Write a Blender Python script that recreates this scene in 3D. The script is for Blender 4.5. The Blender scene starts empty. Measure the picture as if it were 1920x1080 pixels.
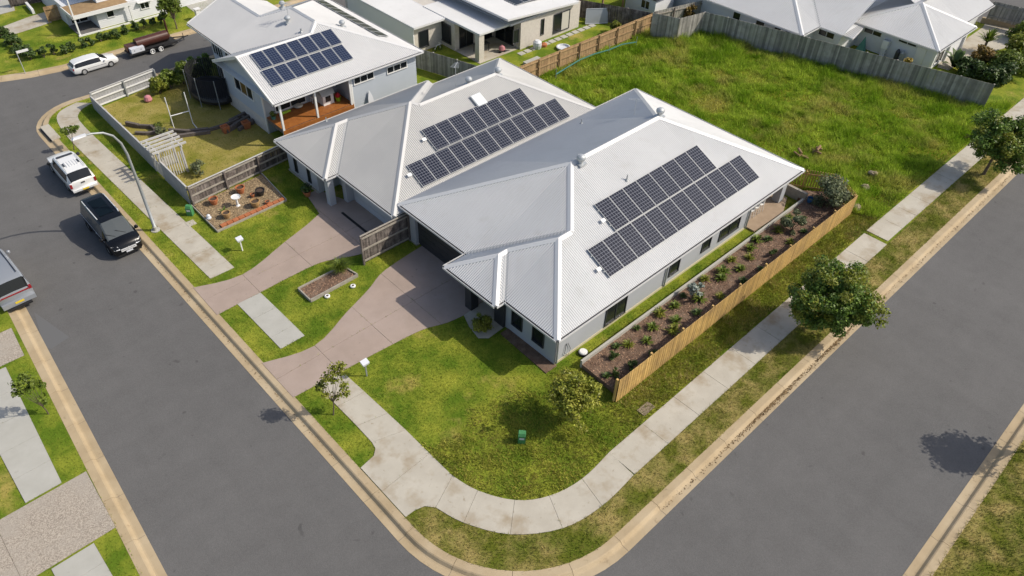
import bpy, bmesh, math, random
import numpy as np
from mathutils import Vector, Matrix
random.seed(7); rng = np.random.default_rng(7)
scn = bpy.context.scene
col = scn.collection
# ------------------------------------------------------------------ camera, sky, sun, exposure
CAM = np.array([-18.525, -15.604, 27.732]); FPX = 1411.28
YAW, PIT, ROL = math.radians(45.3056), math.radians(42.5406), math.radians(2.2051)
cy, sy, cp, sp = math.cos(YAW), math.sin(YAW), math.cos(PIT), math.sin(PIT)
fwd = np.array([cy*cp, sy*cp, -sp]); rgt = np.array([sy, -cy, 0.0]); upv = np.cross(rgt, fwd)
r2 = math.cos(ROL)*rgt + math.sin(ROL)*upv; u2 = -math.sin(ROL)*rgt + math.cos(ROL)*upv
cd = bpy.data.cameras.new('camera'); cam = bpy.data.objects.new('camera', cd); col.objects.link(cam)
cd.sensor_width = 36; cd.lens = FPX/1920*36; cd.clip_end = 2000; cd.clip_start = 0.5
cam.matrix_world = Matrix(((r2[0], u2[0], -fwd[0], CAM[0]), (r2[1], u2[1], -fwd[1], CAM[1]), (r2[2], u2[2], -fwd[2], CAM[2]), (0, 0, 0, 1)))
scn.camera = cam
SUN = Vector((0.799, -0.731, 1.0)).normalized()
w = bpy.data.worlds.new('World'); scn.world = w; w.use_nodes = True
nt = w.node_tree; bg = nt.nodes['Background']
sky = nt.nodes.new('ShaderNodeTexSky'); sky.sky_type = 'NISHITA'; sky.sun_disc = False
sky.sun_elevation = math.asin(SUN.z); sky.sun_rotation = math.atan2(SUN.x, SUN.y)
sky.air_density = 1.0; sky.dust_density = 2.5; sky.ozone_density = 0.6
nt.links.new(sky.outputs[0], bg.inputs[0]); bg.inputs[1].default_value = 0.14
sl = bpy.data.lights.new('sun', 'SUN'); sl.energy = 4.0; sl.angle = math.radians(0.53); sl.color = (1.0, 0.925, 0.8)
so = bpy.data.objects.new('sun', sl); col.objects.link(so); so.rotation_euler = SUN.to_track_quat('Z', 'Y').to_euler()
so.location = (30, -30, 40)
scn.view_settings.view_transform = 'Standard'; scn.view_settings.look = 'None'
scn.view_settings.exposure = 0.0; scn.view_settings.gamma = 1.0

# survey of the place: where a sight line meets a level / a vertical plane
def ray(px, py): return (px-960)/FPX*r2 - (py-540)/FPX*u2 + fwd
def G(px, py, z=0.0):
    d = ray(px, py); t = (z-CAM[2])/d[2]; return CAM + t*d
def G2(px, py, z=0.0): p = G(px, py, z); return (float(p[0]), float(p[1]))
def onY(px, py, y): d = ray(px, py); return CAM + (y-CAM[1])/d[1]*d
def onX(px, py, x): d = ray(px, py); return CAM + (x-CAM[0])/d[0]*d
def top_z(bx, by, px, py):
    d = ray(px, py); k = (d[0]*(bx-CAM[0])+d[1]*(by-CAM[1]))/(d[0]**2+d[1]**2); return float(CAM[2]+k*d[2])

# ------------------------------------------------------------------ materials
MATS = {}
def mat(name, c1, c2=None, scale=2.0, rough=0.8, bump=0.0, bscale=40.0, metal=0.0, spec=0.5, detail=6.0, lo=0.35, hi=0.65,
        c3=None, scale3=0.3, lo3=0.45, hi3=0.7, island=0.0, transl=0.0, coat=0.0, spots=None, obj=False, objrand=0.0):
    m = bpy.data.materials.new(name); m.use_nodes = True; n = m.node_tree.nodes; l = m.node_tree.links
    b = n['Principled BSDF']; b.inputs['Roughness'].default_value = rough; b.inputs['Metallic'].default_value = metal
    b.inputs['Specular IOR Level'].default_value = spec; b.inputs['Coat Weight'].default_value = coat
    if obj:
        tc = n.new('ShaderNodeTexCoord'); pos = tc.outputs['Object']
    else:
        g = n.new('ShaderNodeNewGeometry'); pos = g.outputs['Position']
    def noise(s, det=detail, ro=0.6):
        t = n.new('ShaderNodeTexNoise'); t.inputs['Scale'].default_value = s; t.inputs['Detail'].default_value = det
        t.inputs['Roughness'].default_value = ro; l.new(pos, t.inputs['Vector']); return t.outputs['Fac']
    def ramp(f, a, z):
        t = n.new('ShaderNodeMapRange'); t.inputs[1].default_value = a; t.inputs[2].default_value = z; l.new(f, t.inputs[0]); return t.outputs[0]
    def mix(f, a, bb):
        t = n.new('ShaderNodeMix'); t.data_type = 'RGBA'
        l.new(f, t.inputs['Factor']) if not isinstance(f, float) else setattr(t.inputs['Factor'], 'default_value', f)
        for s, v in ((6, a), (7, bb)):
            if isinstance(v, tuple): t.inputs[s].default_value = (*v, 1)
            else: l.new(v, t.inputs[s])
        return t.outputs[2]
    c = c1
    if c2: c = mix(ramp(noise(scale), lo, hi), c1, c2)
    if c3: c = mix(ramp(noise(scale3, 4.0), lo3, hi3), c, c3)
    if spots:
        sc, sl_, sh_, cc = spots; c = mix(ramp(noise(sc, 2.0), sl_, sh_), c, cc)
    if island > 0:
        gi = n.new('ShaderNodeNewGeometry'); mr = n.new('ShaderNodeMapRange'); l.new(gi.outputs['Random Per Island'], mr.inputs[0])
        mr.inputs[3].default_value = 1-island; mr.inputs[4].default_value = 1+island
        hs = n.new('ShaderNodeHueSaturation'); l.new(mr.outputs[0], hs.inputs['Value'])
        if isinstance(c, tuple): hs.inputs['Color'].default_value = (*c, 1)
        else: l.new(c, hs.inputs['Color'])
        c = hs.outputs[0]
    if objrand > 0:
        oi = n.new('ShaderNodeObjectInfo'); mr = n.new('ShaderNodeMapRange'); l.new(oi.outputs['Random'], mr.inputs[0]); mr.inputs[3].default_value = 1-objrand; mr.inputs[4].default_value = 1+objrand
        hs = n.new('ShaderNodeHueSaturation'); l.new(mr.outputs[0], hs.inputs['Value']); l.new(c, hs.inputs['Color']); c = hs.outputs[0]
    if isinstance(c, tuple): b.inputs['Base Color'].default_value = (*c, 1)
    else: l.new(c, b.inputs['Base Color'])
    if bump > 0:
        bp = n.new('ShaderNodeBump'); bp.inputs['Strength'].default_value = bump; bp.inputs['Distance'].default_value = 0.02
        l.new(noise(bscale, 4.0), bp.inputs['Height']); l.new(bp.outputs[0], b.inputs['Normal'])
    if transl > 0:
        tr = n.new('ShaderNodeBsdfTranslucent'); ms = n.new('ShaderNodeMixShader'); ms.inputs[0].default_value = transl
        if isinstance(c, tuple): tr.inputs[0].default_value = (*c, 1)
        else: l.new(c, tr.inputs[0])
        l.new(b.outputs[0], ms.inputs[1]); l.new(tr.outputs[0], ms.inputs[2]); l.new(ms.outputs[0], n['Material Output'].inputs[0])
    MATS[name] = m; return m

mat('asphalt_base', (.12, .12, .12))
mat('subgrade', (.1, .09, .07))
mat('kerb', (.42, .325, .2), (.36, .275, .165), 1.1, .85, .25, 70, c3=(.46, .37, .245), scale3=.4, spots=(3.3, .64, .78, (.27, .205, .125)))
mat('concrete', (.47, .435, .365), (.41, .375, .31), .9, .85, .2, 80, c3=(.32, .26, .18), scale3=.75, lo3=.5, hi3=.7, spots=(4.2, .66, .8, (.3, .25, .18)))
mat('concrete_new', (.42, .41, .37), (.38, .37, .33), 1.2, .85, .2, 80, spots=(3.2, .68, .82, (.33, .31, .27)))
mat('drive', (.365, .285, .238), (.32, .25, .208), .8, .8, .25, 110, c3=(.385, .305, .262), scale3=.3, spots=(3.0, .68, .85, (.2, .165, .15)))
mat('aggregate', (.48, .42, .345), (.22, .185, .15), 22, .9, .6, 30, detail=3, lo=.35, hi=.65, c3=(.36, .32, .27), scale3=.7, lo3=.45, hi3=.75)
mat('joint', (.09, .07, .055), (.14, .11, .08), 4)
mat('grass_ground', (.1, .16, .013), (.27, .285, .035), .55, .95, .6, 60, detail=9, lo=.4, hi=.64, c3=(.36, .29, .08), scale3=.4, lo3=.58, hi3=.72, spec=.1, spots=(9., .55, .72, (.08, .11, .01)))
mat('grass_dry', (.125, .135, .018), (.34, .27, .1), .8, .95, .6, 60, detail=9, lo=.4, hi=.62, c3=(.1, .125, .014), scale3=.45, lo3=.5, hi3=.66, spec=.1, spots=(8., .56, .72, (.11, .09, .025)))
mat('grass_yard', (.25, .22, .05), (.34, .28, .09), .9, .95, .5, 60, c3=(.16, .17, .02), scale3=.35, lo3=.52, hi3=.68, spec=.1)
mat('grass_lot', (.1, .13, .006), (.17, .18, .01), 1.1, .95, .6, 30, c3=(.23, .19, .03), scale3=.25, lo3=.5, hi3=.66, spec=.1)
mat('blade', (.125, .22, .016), (.355, .385, .05), .55, .75, detail=9, lo=.4, hi=.64, c3=(.47, .38, .1), scale3=.4, lo3=.58, hi3=.72, island=.4, transl=.25, spec=.2)
mat('blade_corner', (.18, .22, .022), (.35, .32, .06), .7, .8, detail=9, lo=.38, hi=.64, c3=(.2, .15, .05), scale3=.5, lo3=.52, hi3=.68, island=.45, transl=.2, spec=.2)
mat('blade_dry', (.15, .18, .02), (.44, .35, .13), .8, .8, detail=9, lo=.4, hi=.62, c3=(.12, .165, .014), scale3=.45, lo3=.5, hi3=.66, island=.4, transl=.2, spec=.2)
mat('blade_lot', (.19, .32, .014), (.45, .55, .065), .42, .7, detail=8, lo=.38, hi=.66, c3=(.46, .43, .11), scale3=.3, lo3=.5, hi3=.68, island=.45, transl=.35, spec=.2)
mat('roof_white', (.555, .56, .565), (.515, .52, .525), .35, .45, spec=.4, c3=(.49, .49, .485), scale3=1.3, lo3=.56, hi3=.8)
mat('roof_grey', (.475, .47, .455), (.44, .435, .425), .5, .45, spec=.4)
mat('roof_h3', (.555, .555, .555), (.52, .52, .52), .5, .42, spec=.4)
mat('cap_white', (.62, .62, .62), rough=.42); mat('cap_grey', (.5, .497, .49), rough=.45)
mat('valley', (.33, .34, .35), rough=.5)
mat('gutter', (.6, .6, .6), rough=.45); mat('gutter_shade', (.07, .07, .075), rough=.6)  # trough floor coloured dark to stand for the shade inside the gutter
mat('wall_grey', (.4, .415, .44), (.375, .39, .415), .7, .85, .1, 60)
mat('wall_neighbor', (.45, .46, .48), (.42, .43, .45), .7, .85, .1, 60)
mat('plinth', (.5, .45, .3), rough=.9)
mat('board_blue', (.42, .46, .51), (.395, .435, .485), .8, .7)
mat('board_white', (.68, .69, .7), (.64, .65, .67), .8, .7)
mat('trim_white', (.72, .72, .71), rough=.5)
mat('white_weathered', (.52, .51, .49), (.42, .41, .39), 4, .7)
mat('charcoal', (.028, .03, .034), (.035, .037, .04), 3, .5)
mat('frame_dark', (.04, .042, .048), rough=.4)
mat('brick_pale', (.58, .54, .48), (.5, .46, .41), 5, .9, .3, 20)
mat('deck_orange', (.33, .125, .03), (.25, .085, .02), 3, .5, island=.15)
mat('deck_pale', (.36, .27, .19), (.3, .22, .15), 2, .7)
mat('slate', (.16, .155, .15), (.12, .115, .11), 3, .85)
mat('sleeper', (.15, .125, .11), (.1, .085, .075), 6, .9, .3, 30)
mat('timber_yellow', (.58, .39, .14), (.49, .31, .1), 2.5, .75, .15, 40, objrand=.22, c3=(.37, .24, .1), scale3=.6)
mat('timber_brown', (.38, .255, .13), (.28, .18, .09), 3, .8, .2, 40, objrand=.22)
mat('timber_grey', (.36, .34, .31), (.24, .228, .208), 2.2, .9, .25, 30, c3=(.27, .27, .22), scale3=.5, objrand=.38)
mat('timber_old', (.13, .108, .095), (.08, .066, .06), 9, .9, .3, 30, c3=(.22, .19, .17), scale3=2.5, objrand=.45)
mat('timber_rail', (.36, .33, .28), (.28, .25, .21), 4, .85)
mat('fence_paint', (.37, .37, .375), (.33, .33, .335), 2, .8, objrand=.06)
mat('mulch', (.17, .105, .068), (.085, .05, .034), 9, .95, .8, 30, c3=(.2, .14, .1), scale3=2.2)
mat('litter', (.2, .13, .06), (.1, .065, .03), 3, .9, island=.6)
mat('chip', (.42, .265, .17), (.17, .1, .065), 5, .9, island=.6)
mat('pebble_ground', (.3, .22, .13), (.18, .125, .07), 12, .9, .6, 22)
mat('pebble', (.36, .27, .16), (.22, .155, .085), 3, .8, island=.6)
mat('terracotta', (.43, .15, .06), (.36, .12, .045), 4, .8)
mat('pot_tan', (.4, .25, .11), (.33, .2, .085), 4, .7); mat('pot_black', (.02, .018, .018), rough=.5)
mat('soil', (.07, .045, .03))
mat('bark', (.16, .12, .09), (.1, .075, .055), 8, .9, .3, 30)
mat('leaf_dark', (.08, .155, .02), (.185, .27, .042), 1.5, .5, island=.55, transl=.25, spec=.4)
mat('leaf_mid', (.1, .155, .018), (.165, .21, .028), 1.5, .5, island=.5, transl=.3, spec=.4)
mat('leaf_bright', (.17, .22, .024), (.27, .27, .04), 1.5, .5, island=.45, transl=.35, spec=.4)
mat('leaf_yellow', (.24, .28, .03), (.4, .39, .07), 2, .5, island=.45, transl=.35, spec=.4)
mat('leaf_deep', (.045, .085, .014), (.08, .125, .024), 2, .55, island=.5, transl=.2)
mat('leaf_grey', (.12, .15, .07), (.18, .2, .1), 2, .6, island=.5, transl=.25)
mat('leaf_silver', (.38, .42, .37), (.28, .33, .27), 2, .6, island=.3, transl=.2)
mat('leaf_rust', (.22, .13, .03), (.16, .13, .02), 2, .6, island=.5, transl=.25)
mat('panel_frame', (.45, .46, .47), rough=.5); mat('steel', (.33, .35, .36), rough=.45, metal=.3); mat('galv', (.5, .52, .53), rough=.45, metal=.4)
mat('white_plastic', (.75, .75, .74), rough=.4); mat('black', (.012, .012, .013), rough=.5)
mat('net', (.01, .01, .012), rough=.9); mat('rubber', (.018, .018, .018), rough=.85)
mat('green_box', (.05, .2, .07), (.065, .24, .09), 5, .6); mat('label_white', (.6, .62, .66), rough=.5)
mat('paint_black', (.005, .0055, .007), rough=.25, spec=.3, coat=.2); mat('paint_white', (.74, .74, .73), rough=.3, coat=.5)
mat('paint_silver', (.27, .29, .32), rough=.4, metal=.2, coat=.3)
mat('glass_dark', (.01, .012, .015), rough=.1, spec=.4); mat('glass_house', (.014, .017, .02), rough=.12, spec=.45)
mat('glass_van', (.075, .085, .09), rough=.12, spec=.4); mat('roof_glass', (.004, .008, .012), rough=.3, spec=.08)
mat('chrome', (.7, .71, .72), rough=.25, metal=.25); mat('rim', (.5, .5, .5), rough=.35, metal=.6); mat('rim_white', (.75, .75, .74), rough=.4)
mat('red_lamp', (.25, .012, .016), rough=.3); mat('red_plastic', (.5, .02, .03), rough=.4); mat('lime', (.35, .55, .03), rough=.5)
mat('plate_yellow', (.65, .48, .03), rough=.5); mat('lamp_clear', (.72, .74, .77), rough=.15)
mat('tank_brown', (.075, .026, .018), (.06, .018, .013), 3, .4); mat('trailer_black', (.022, .022, .024), rough=.55)
mat('curtain', (.5, .48, .42)); mat('blue', (.03, .13, .32), rough=.5); mat('teal', (.06, .2, .17), rough=.6)
mat('amber_pane', (.16, .1, .03), rough=.15, spec=.7); mat('skylight', (.75, .78, .8), rough=.2)
mat('pink', (.5, .2, .22), rough=.6); mat('yellow_bush', (.42, .3, .03), (.3, .22, .03), 3, .6, island=.4)
mat('wood_log', (.3, .19, .1), (.2, .12, .06), 6, .9); mat('rock', (.3, .24, .17), (.22, .17, .12), 4, .9, .4, 20)
mat('sand_wall', (.34, .27, .18), (.28, .22, .14), 3, .9, .3, 12)
# worn asphalt: stone grain, mottling, and faint wheel-path streaks along both streets
def asphalt():
    m = bpy.data.materials.new('asphalt'); m.use_nodes = True; n = m.node_tree.nodes; l = m.node_tree.links; b = n['Principled BSDF']
    g = n.new('ShaderNodeNewGeometry')
    def noise(s, sc=(1, 1, 1), det=3.0, ro=.6):
        mp = n.new('ShaderNodeMapping'); mp.inputs['Scale'].default_value = sc; l.new(g.outputs['Position'], mp.inputs['Vector'])
        t = n.new('ShaderNodeTexNoise'); t.inputs['Scale'].default_value = s; t.inputs['Detail'].default_value = det; t.inputs['Roughness'].default_value = ro; l.new(mp.outputs[0], t.inputs['Vector']); return t.outputs['Fac']
    def add(a, k, c):   # c + k*(a-.5)
        t = n.new('ShaderNodeMath'); t.operation = 'MULTIPLY_ADD'; l.new(a, t.inputs[0]); t.inputs[1].default_value = k
        if isinstance(c, float): t.inputs[2].default_value = c-k*.5
        else:
            u = n.new('ShaderNodeMath'); u.operation = 'ADD'; l.new(c, u.inputs[0]); u.inputs[1].default_value = -k*.5; l.new(u.outputs[0], t.inputs[2])
        return t.outputs[0]
    v = add(noise(16, det=5, ro=.75), .085, .122); v = add(noise(1.3, det=6), .03, v); v = add(noise(.9, (1, .04, 1), 3), .022, v); v = add(noise(.9, (.04, 1, 1), 3), .02, v); v = add(noise(.12, det=2), .03, v)
    sp = n.new('ShaderNodeMapRange'); l.new(noise(1.9, det=1), sp.inputs[0]); sp.inputs[1].default_value = .73; sp.inputs[2].default_value = .8; sp.inputs[3].default_value = 1; sp.inputs[4].default_value = .72
    mu = n.new('ShaderNodeMath'); mu.operation = 'MULTIPLY'; l.new(v, mu.inputs[0]); l.new(sp.outputs[0], mu.inputs[1])
    cb = n.new('ShaderNodeCombineColor'); 
    for i_, k in enumerate((1.0, .975, .955)):
        t = n.new('ShaderNodeMath'); t.operation = 'MULTIPLY'; l.new(mu.outputs[0], t.inputs[0]); t.inputs[1].default_value = k; l.new(t.outputs[0], cb.inputs[i_])
    l.new(cb.outputs[0], b.inputs['Base Color']); b.inputs['Roughness'].default_value = .9; b.inputs['Specular IOR Level'].default_value = .25
    bp = n.new('ShaderNodeBump'); bp.inputs['Strength'].default_value = .5; bp.inputs['Distance'].default_value = .02; l.new(noise(30, det=3), bp.inputs['Height']); l.new(bp.outputs[0], b.inputs['Normal'])
    MATS['asphalt'] = m
asphalt()
# photovoltaic cells: dark squares in a printed pale grid
def cellmat(name, cell, line, nx=6, ny=10, w=1.09, h=1.79, lw=.075):
    m = bpy.data.materials.new(name); m.use_nodes = True; n = m.node_tree.nodes; l = m.node_tree.links; b = n['Principled BSDF']
    tc = n.new('ShaderNodeTexCoord'); sx = n.new('ShaderNodeSeparateXYZ'); l.new(tc.outputs['Object'], sx.inputs[0])
    fs = []
    for o, k, d in ((0, nx, w), (1, ny, h)):
        a = n.new('ShaderNodeMath'); a.operation = 'MULTIPLY_ADD'; l.new(sx.outputs[o], a.inputs[0]); a.inputs[1].default_value = k/d; a.inputs[2].default_value = k/2+40
        f = n.new('ShaderNodeMath'); f.operation = 'FRACT'; l.new(a.outputs[0], f.inputs[0])
        s = n.new('ShaderNodeMath'); s.operation = 'SUBTRACT'; l.new(f.outputs[0], s.inputs[0]); s.inputs[1].default_value = .5
        ab = n.new('ShaderNodeMath'); ab.operation = 'ABSOLUTE'; l.new(s.outputs[0], ab.inputs[0])
        gt = n.new('ShaderNodeMath'); gt.operation = 'GREATER_THAN'; l.new(ab.outputs[0], gt.inputs[0]); gt.inputs[1].default_value = .5-lw
        fs.append(gt.outputs[0])
    mx = n.new('ShaderNodeMath'); mx.operation = 'MAXIMUM'; l.new(fs[0], mx.inputs[0]); l.new(fs[1], mx.inputs[1])
    t = n.new('ShaderNodeMix'); t.data_type = 'RGBA'; l.new(mx.outputs[0], t.inputs['Factor']); t.inputs[6].default_value = (*cell, 1); t.inputs[7].default_value = (*line, 1)
    l.new(t.outputs[2], b.inputs['Base Color']); b.inputs['Roughness'].default_value = .22; b.inputs['Specular IOR Level'].default_value = .22
    MATS[name] = m
cellmat('cells', (.011, .014, .027), (.19, .2, .235), lw=.055); cellmat('cells_blue', (.012, .02, .05), (.12, .14, .19), lw=.05)
cellmat('cells_black', (.02, .024, .032), (.06, .065, .075), lw=.03)

# ------------------------------------------------------------------ mesh helpers
ORG = {}
class MB:
    def __init__(s): s.v = []; s.f = []; s.mi = []
    def add(s, vs, fs, m=0):
        o = len(s.v); s.v += [tuple(map(float, v)) for v in vs]; s.f += [tuple(i+o for i in f) for f in fs]; s.mi += [m]*len(fs); return s
    def box(s, x0, x1, y0, y1, z0, z1, m=0):
        return s.add([(x0, y0, z0), (x1, y0, z0), (x1, y1, z0), (x0, y1, z0), (x0, y0, z1), (x1, y0, z1), (x1, y1, z1), (x0, y1, z1)],
                     [(0, 3, 2, 1), (4, 5, 6, 7), (0, 1, 5, 4), (1, 2, 6, 5), (2, 3, 7, 6), (3, 0, 4, 7)], m)
    def prism(s, poly, z0, z1, m=0):
        n = len(poly)
        a = sum(poly[i][0]*poly[(i+1) % n][1]-poly[(i+1) % n][0]*poly[i][1] for i in range(n))
        if a < 0: poly = poly[::-1]
        return s.add([(p[0], p[1], z0) for p in poly]+[(p[0], p[1], z1) for p in poly],
                     [tuple(range(n))[::-1], tuple(range(n, 2*n))]+[(i, (i+1) % n, n+(i+1) % n, n+i) for i in range(n)], m)
    def bar(s, p, q, w, h=None, m=0, up=(0, 0, 1)):
        h = h or w; p = Vector(p); q = Vector(q); d = (q-p).normalized(); u = Vector(up)
        if abs(d.dot(u)) > .98: u = Vector((1, 0, 0))
        a = d.cross(u).normalized()*(w/2); b = a.cross(d).normalized()*(h/2)
        vs = [x+i*a+j*b for x in (p, q) for i, j in ((-1, -1), (1, -1), (1, 1), (-1, 1))]
        return s.add(vs, [(0, 1, 2, 3), (7, 6, 5, 4), (0, 4, 5, 1), (1, 5, 6, 2), (2, 6, 7, 3), (3, 7, 4, 0)], m)
    def tube(s, pts, rs, n=8, m=0, cap=True):
        pts = [Vector(p) for p in pts]; rs = rs if isinstance(rs, (list, tuple)) else [rs]*len(pts); vs = []; fs = []
        for i, p in enumerate(pts):
            d = (pts[min(i+1, len(pts)-1)]-pts[max(i-1, 0)]).normalized(); u = Vector((0, 0, 1)) if abs(d.z) < .95 else Vector((1, 0, 0))
            a = d.cross(u).normalized(); b = a.cross(d)
            vs += [p+rs[i]*(math.cos(2*math.pi*k/n)*a+math.sin(2*math.pi*k/n)*b) for k in range(n)]
        for i in range(len(pts)-1):
            fs += [(i*n+k, i*n+(k+1) % n, (i+1)*n+(k+1) % n, (i+1)*n+k) for k in range(n)]
        if cap: fs += [tuple(range(n)), tuple(range((len(pts)-1)*n, len(pts)*n))[::-1]]
        return s.add(vs, fs, m)
    def lathe(s, c, prof, n=14, m=0):
        vs = []; fs = []; k = len(prof)
        for r_, z in prof: vs += [(c[0]+r_*math.cos(2*math.pi*i/n), c[1]+r_*math.sin(2*math.pi*i/n), c[2]+z) for i in range(n)]
        for j in range(k-1): fs += [(j*n+i, j*n+(i+1) % n, (j+1)*n+(i+1) % n, (j+1)*n+i) for i in range(n)]
        fs += [tuple(range(n))[::-1], tuple(range((k-1)*n, k*n))]
        return s.add(vs, fs, m)
    def build(s, name, mats, parent=None, local=False, smooth=False, kind=None):
        me = bpy.data.meshes.new(name)
        org = ORG.get(parent, (0, 0, 0)) if (parent is not None and not local) else (0, 0, 0)
        me.from_pydata([(a-org[0], b-org[1], c-org[2]) for a, b, c in s.v], [], s.f)
        ml = mats if isinstance(mats, (list, tuple)) else [mats]
        for m_ in ml: me.materials.append(MATS[m_])
        if len(ml) > 1: me.polygons.foreach_set('material_index', s.mi)
        if smooth: me.polygons.foreach_set('use_smooth', [True]*len(me.polygons))
        me.update()
        o = bpy.data.objects.new(name, me); col.objects.link(o)
        if parent is not None: o.parent = parent; ORG[o] = ORG.get(parent, (0, 0, 0))
        if kind: o['kind'] = kind
        return o
def tag(o, label, cat, group=None):
    o['label'] = label; o['category'] = cat
    if group: o['group'] = group
    return o
def thing(name, label=None, cat=None, loc=(0, 0, 0), rz=0.0, sc=1.0, group=None, kind=None):
    o = bpy.data.objects.new(name, None); o.empty_display_size = .3; col.objects.link(o)
    o.location = loc; o.rotation_euler = (0, 0, rz); o.scale = (sc, sc, sc); ORG[o] = tuple(loc) if (rz == 0 and sc == 1) else (0, 0, 0)
    if label: tag(o, label, cat, group)
    if kind: o['kind'] = kind
    return o
def inst(me, name, parent, loc, rot=(0, 0, 0), sc=(1, 1, 1)):
    o = bpy.data.objects.new(name, me); col.objects.link(o); org = ORG.get(parent, (0, 0, 0))
    o.parent = parent; o.location = (loc[0]-org[0], loc[1]-org[1], loc[2]-org[2]); o.rotation_euler = rot; o.scale = sc; ORG[o] = org
    return o
def np_mesh(name, V, F, m, k=3):
    me = bpy.data.meshes.new(name); nv = len(V); nf = len(F)
    me.vertices.add(nv); me.vertices.foreach_set('co', V.astype(np.float32).ravel())
    me.loops.add(nf*k); me.loops.foreach_set('vertex_index', F.astype(np.int32).ravel())
    me.polygons.add(nf); me.polygons.foreach_set('loop_start', np.arange(nf, dtype=np.int32)*k); me.polygons.foreach_set('loop_total', np.full(nf, k, np.int32))
    me.materials.append(MATS[m]); me.update(); me.validate(); return me
ORD = ['first', 'second', 'third', 'fourth', 'fifth', 'sixth', 'seventh', 'eighth', 'ninth', 'tenth', 'eleventh', 'twelfth', 'thirteenth', 'fourteenth', 'fifteenth', 'sixteenth', 'seventeenth', 'eighteenth', 'nineteenth', 'twentieth', 'twenty-first', 'twenty-second', 'twenty-third', 'twenty-fourth', 'twenty-fifth', 'twenty-sixth', 'twenty-seventh', 'twenty-eighth', 'twenty-ninth', 'thirtieth', 'thirty-first', 'thirty-second', 'thirty-third', 'thirty-fourth', 'thirty-fifth', 'thirty-sixth', 'thirty-seventh', 'thirty-eighth', 'thirty-ninth', 'fortieth']
def inpoly(P, poly):
    x, y = P[:, 0], P[:, 1]; r = np.zeros(len(P), bool); n = len(poly)
    for i in range(n):
        x1, y1 = poly[i]; x2, y2 = poly[(i+1) % n]
        c = ((y1 > y) != (y2 > y)); xs = (x2-x1)*(y-y1)/(y2-y1+1e-12)+x1; r ^= c & (x < xs)
    return r
def clip(poly, a, b, c):      # keep a*x+b*y<=c
    out = []; n = len(poly)
    for i in range(n):
        p, q = poly[i], poly[(i+1) % n]; dp = a*p[0]+b*p[1]-c; dq = a*q[0]+b*q[1]-c
        if dp <= 0: out.append(p)
        if (dp < 0 < dq) or (dq < 0 < dp):
            t = dp/(dp-dq); out.append((p[0]+t*(q[0]-p[0]), p[1]+t*(q[1]-p[1])))
    return out
def offset(pl, d):            # polyline shifted to its left by d
    out = []
    for i, p in enumerate(pl):
        a = Vector(pl[max(i-1, 0)]); b = Vector(pl[min(i+1, len(pl)-1)]); t = (b-a).normalized(); out.append((p[0]-t.y*d, p[1]+t.x*d))
    return out
def resample(pl, step):
    out = [pl[0]]; acc = 0
    for i in range(len(pl)-1):
        a, b = Vector(pl[i]), Vector(pl[i+1]); L = (b-a).length; k = max(1, round(L/step))
        out += [tuple(a.lerp(b, j/k)) for j in range(1, k+1)]
    return out
# ------------------------------------------------------------------ ground, roads, kerbs, paths
MB().add([(-500, -500, -.45), (600, -500, -.45), (600, 600, -.45), (-500, 600, -.45)], [(0, 1, 2, 3)]).build('ground', 'grass_dry', kind='structure')
MB().add([(-90, -90, -.142), (130, -90, -.142), (130, 130, -.142), (-90, 130, -.142)], [(0, 1, 2, 3)]).build('road', 'asphalt', kind='structure')
MB().prism([G2(64, 585, -.14), G2(130, 632, -.14), G2(95, 655, -.14), G2(82, 648, -.14)], -.16, -.138).build('road_patch', 'asphalt_base', kind='structure')
def arc(cx, cy_, r, a0, a1, n): return [(cx+r*math.cos(math.radians(a0+(a1-a0)*i/n)), cy_+r*math.sin(math.radians(a0+(a1-a0)*i/n))) for i in range(n+1)]
K1 = [(60, 42.3), (2.5, 42.15), (-5.2, 41.95)] + arc(-7.2, 38.4, 3.6, 92, 180, 8) + [(-10.8, 34)] + [(-10.8, 4.6)] + arc(-4.3, -1.9, 6.5, 180, 270, 16) + [(60, -8.4)]
K2 = [(-19.0, -12), (-18.15, 2.65), (-17.1, 21.9), (-16.5, 34), (-16.5, 60)]
K3 = [(-22, 60), (-14, 50.2), (-10.3, 48.0), (-8.4, 47.3), (-6.0, 46.85), (60, 46.75)]
K4 = [(80, -16.1), (-12, -16.4)]
PROF = [(0, -.3), (0, -.132), (.27, -.138), (.33, -.128), (.43, -.02), (.48, .004), (.8, .008), (.8, -.3)]
def kerb(name, pl, seg, label):
    root = thing(name, kind='structure'); pts = resample(pl, .6); n = len(pts)
    lines = [offset(pts, d) for d, z in PROF]; per = max(1, round(seg/.6)); i = 0
    while i < n-1:
        j = min(i+per, n-1); vs = []; fs = []; k = len(PROF)
        for q in range(i, j+1):
            for p_, (d, z) in enumerate(PROF):
                x, y = lines[p_][q]
                if q in (i, j):    # narrow joint between cast lengths
                    o = q+1 if q == i else q-1; ox, oy = lines[p_][o]; L = math.hypot(ox-x, oy-y); e = .008/max(L, .01); x += (ox-x)*e; y += (oy-y)*e
                vs.append((x, y, z))
        for a in range(j-i):
            fs += [(a*k+b, (a+1)*k+b, (a+1)*k+b+1, a*k+b+1) for b in range(k-1)]
        fs += [tuple(range(k)), tuple(range((j-i)*k, (j-i+1)*k))[::-1]]
        MB().add(vs, fs).build('kerb_stone', 'kerb', root); i = j
    inner = [offset(pts, .3), offset(pts, .47)]
    m = MB()
    for a in range(n-1): m.add([(*inner[0][a], -.16), (*inner[0][a+1], -.16), (*inner[1][a+1], -.04), (*inner[1][a], -.04)], [(0, 1, 2, 3)])
    m.build('kerb_bedding', 'joint', root)
    return pts
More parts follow.
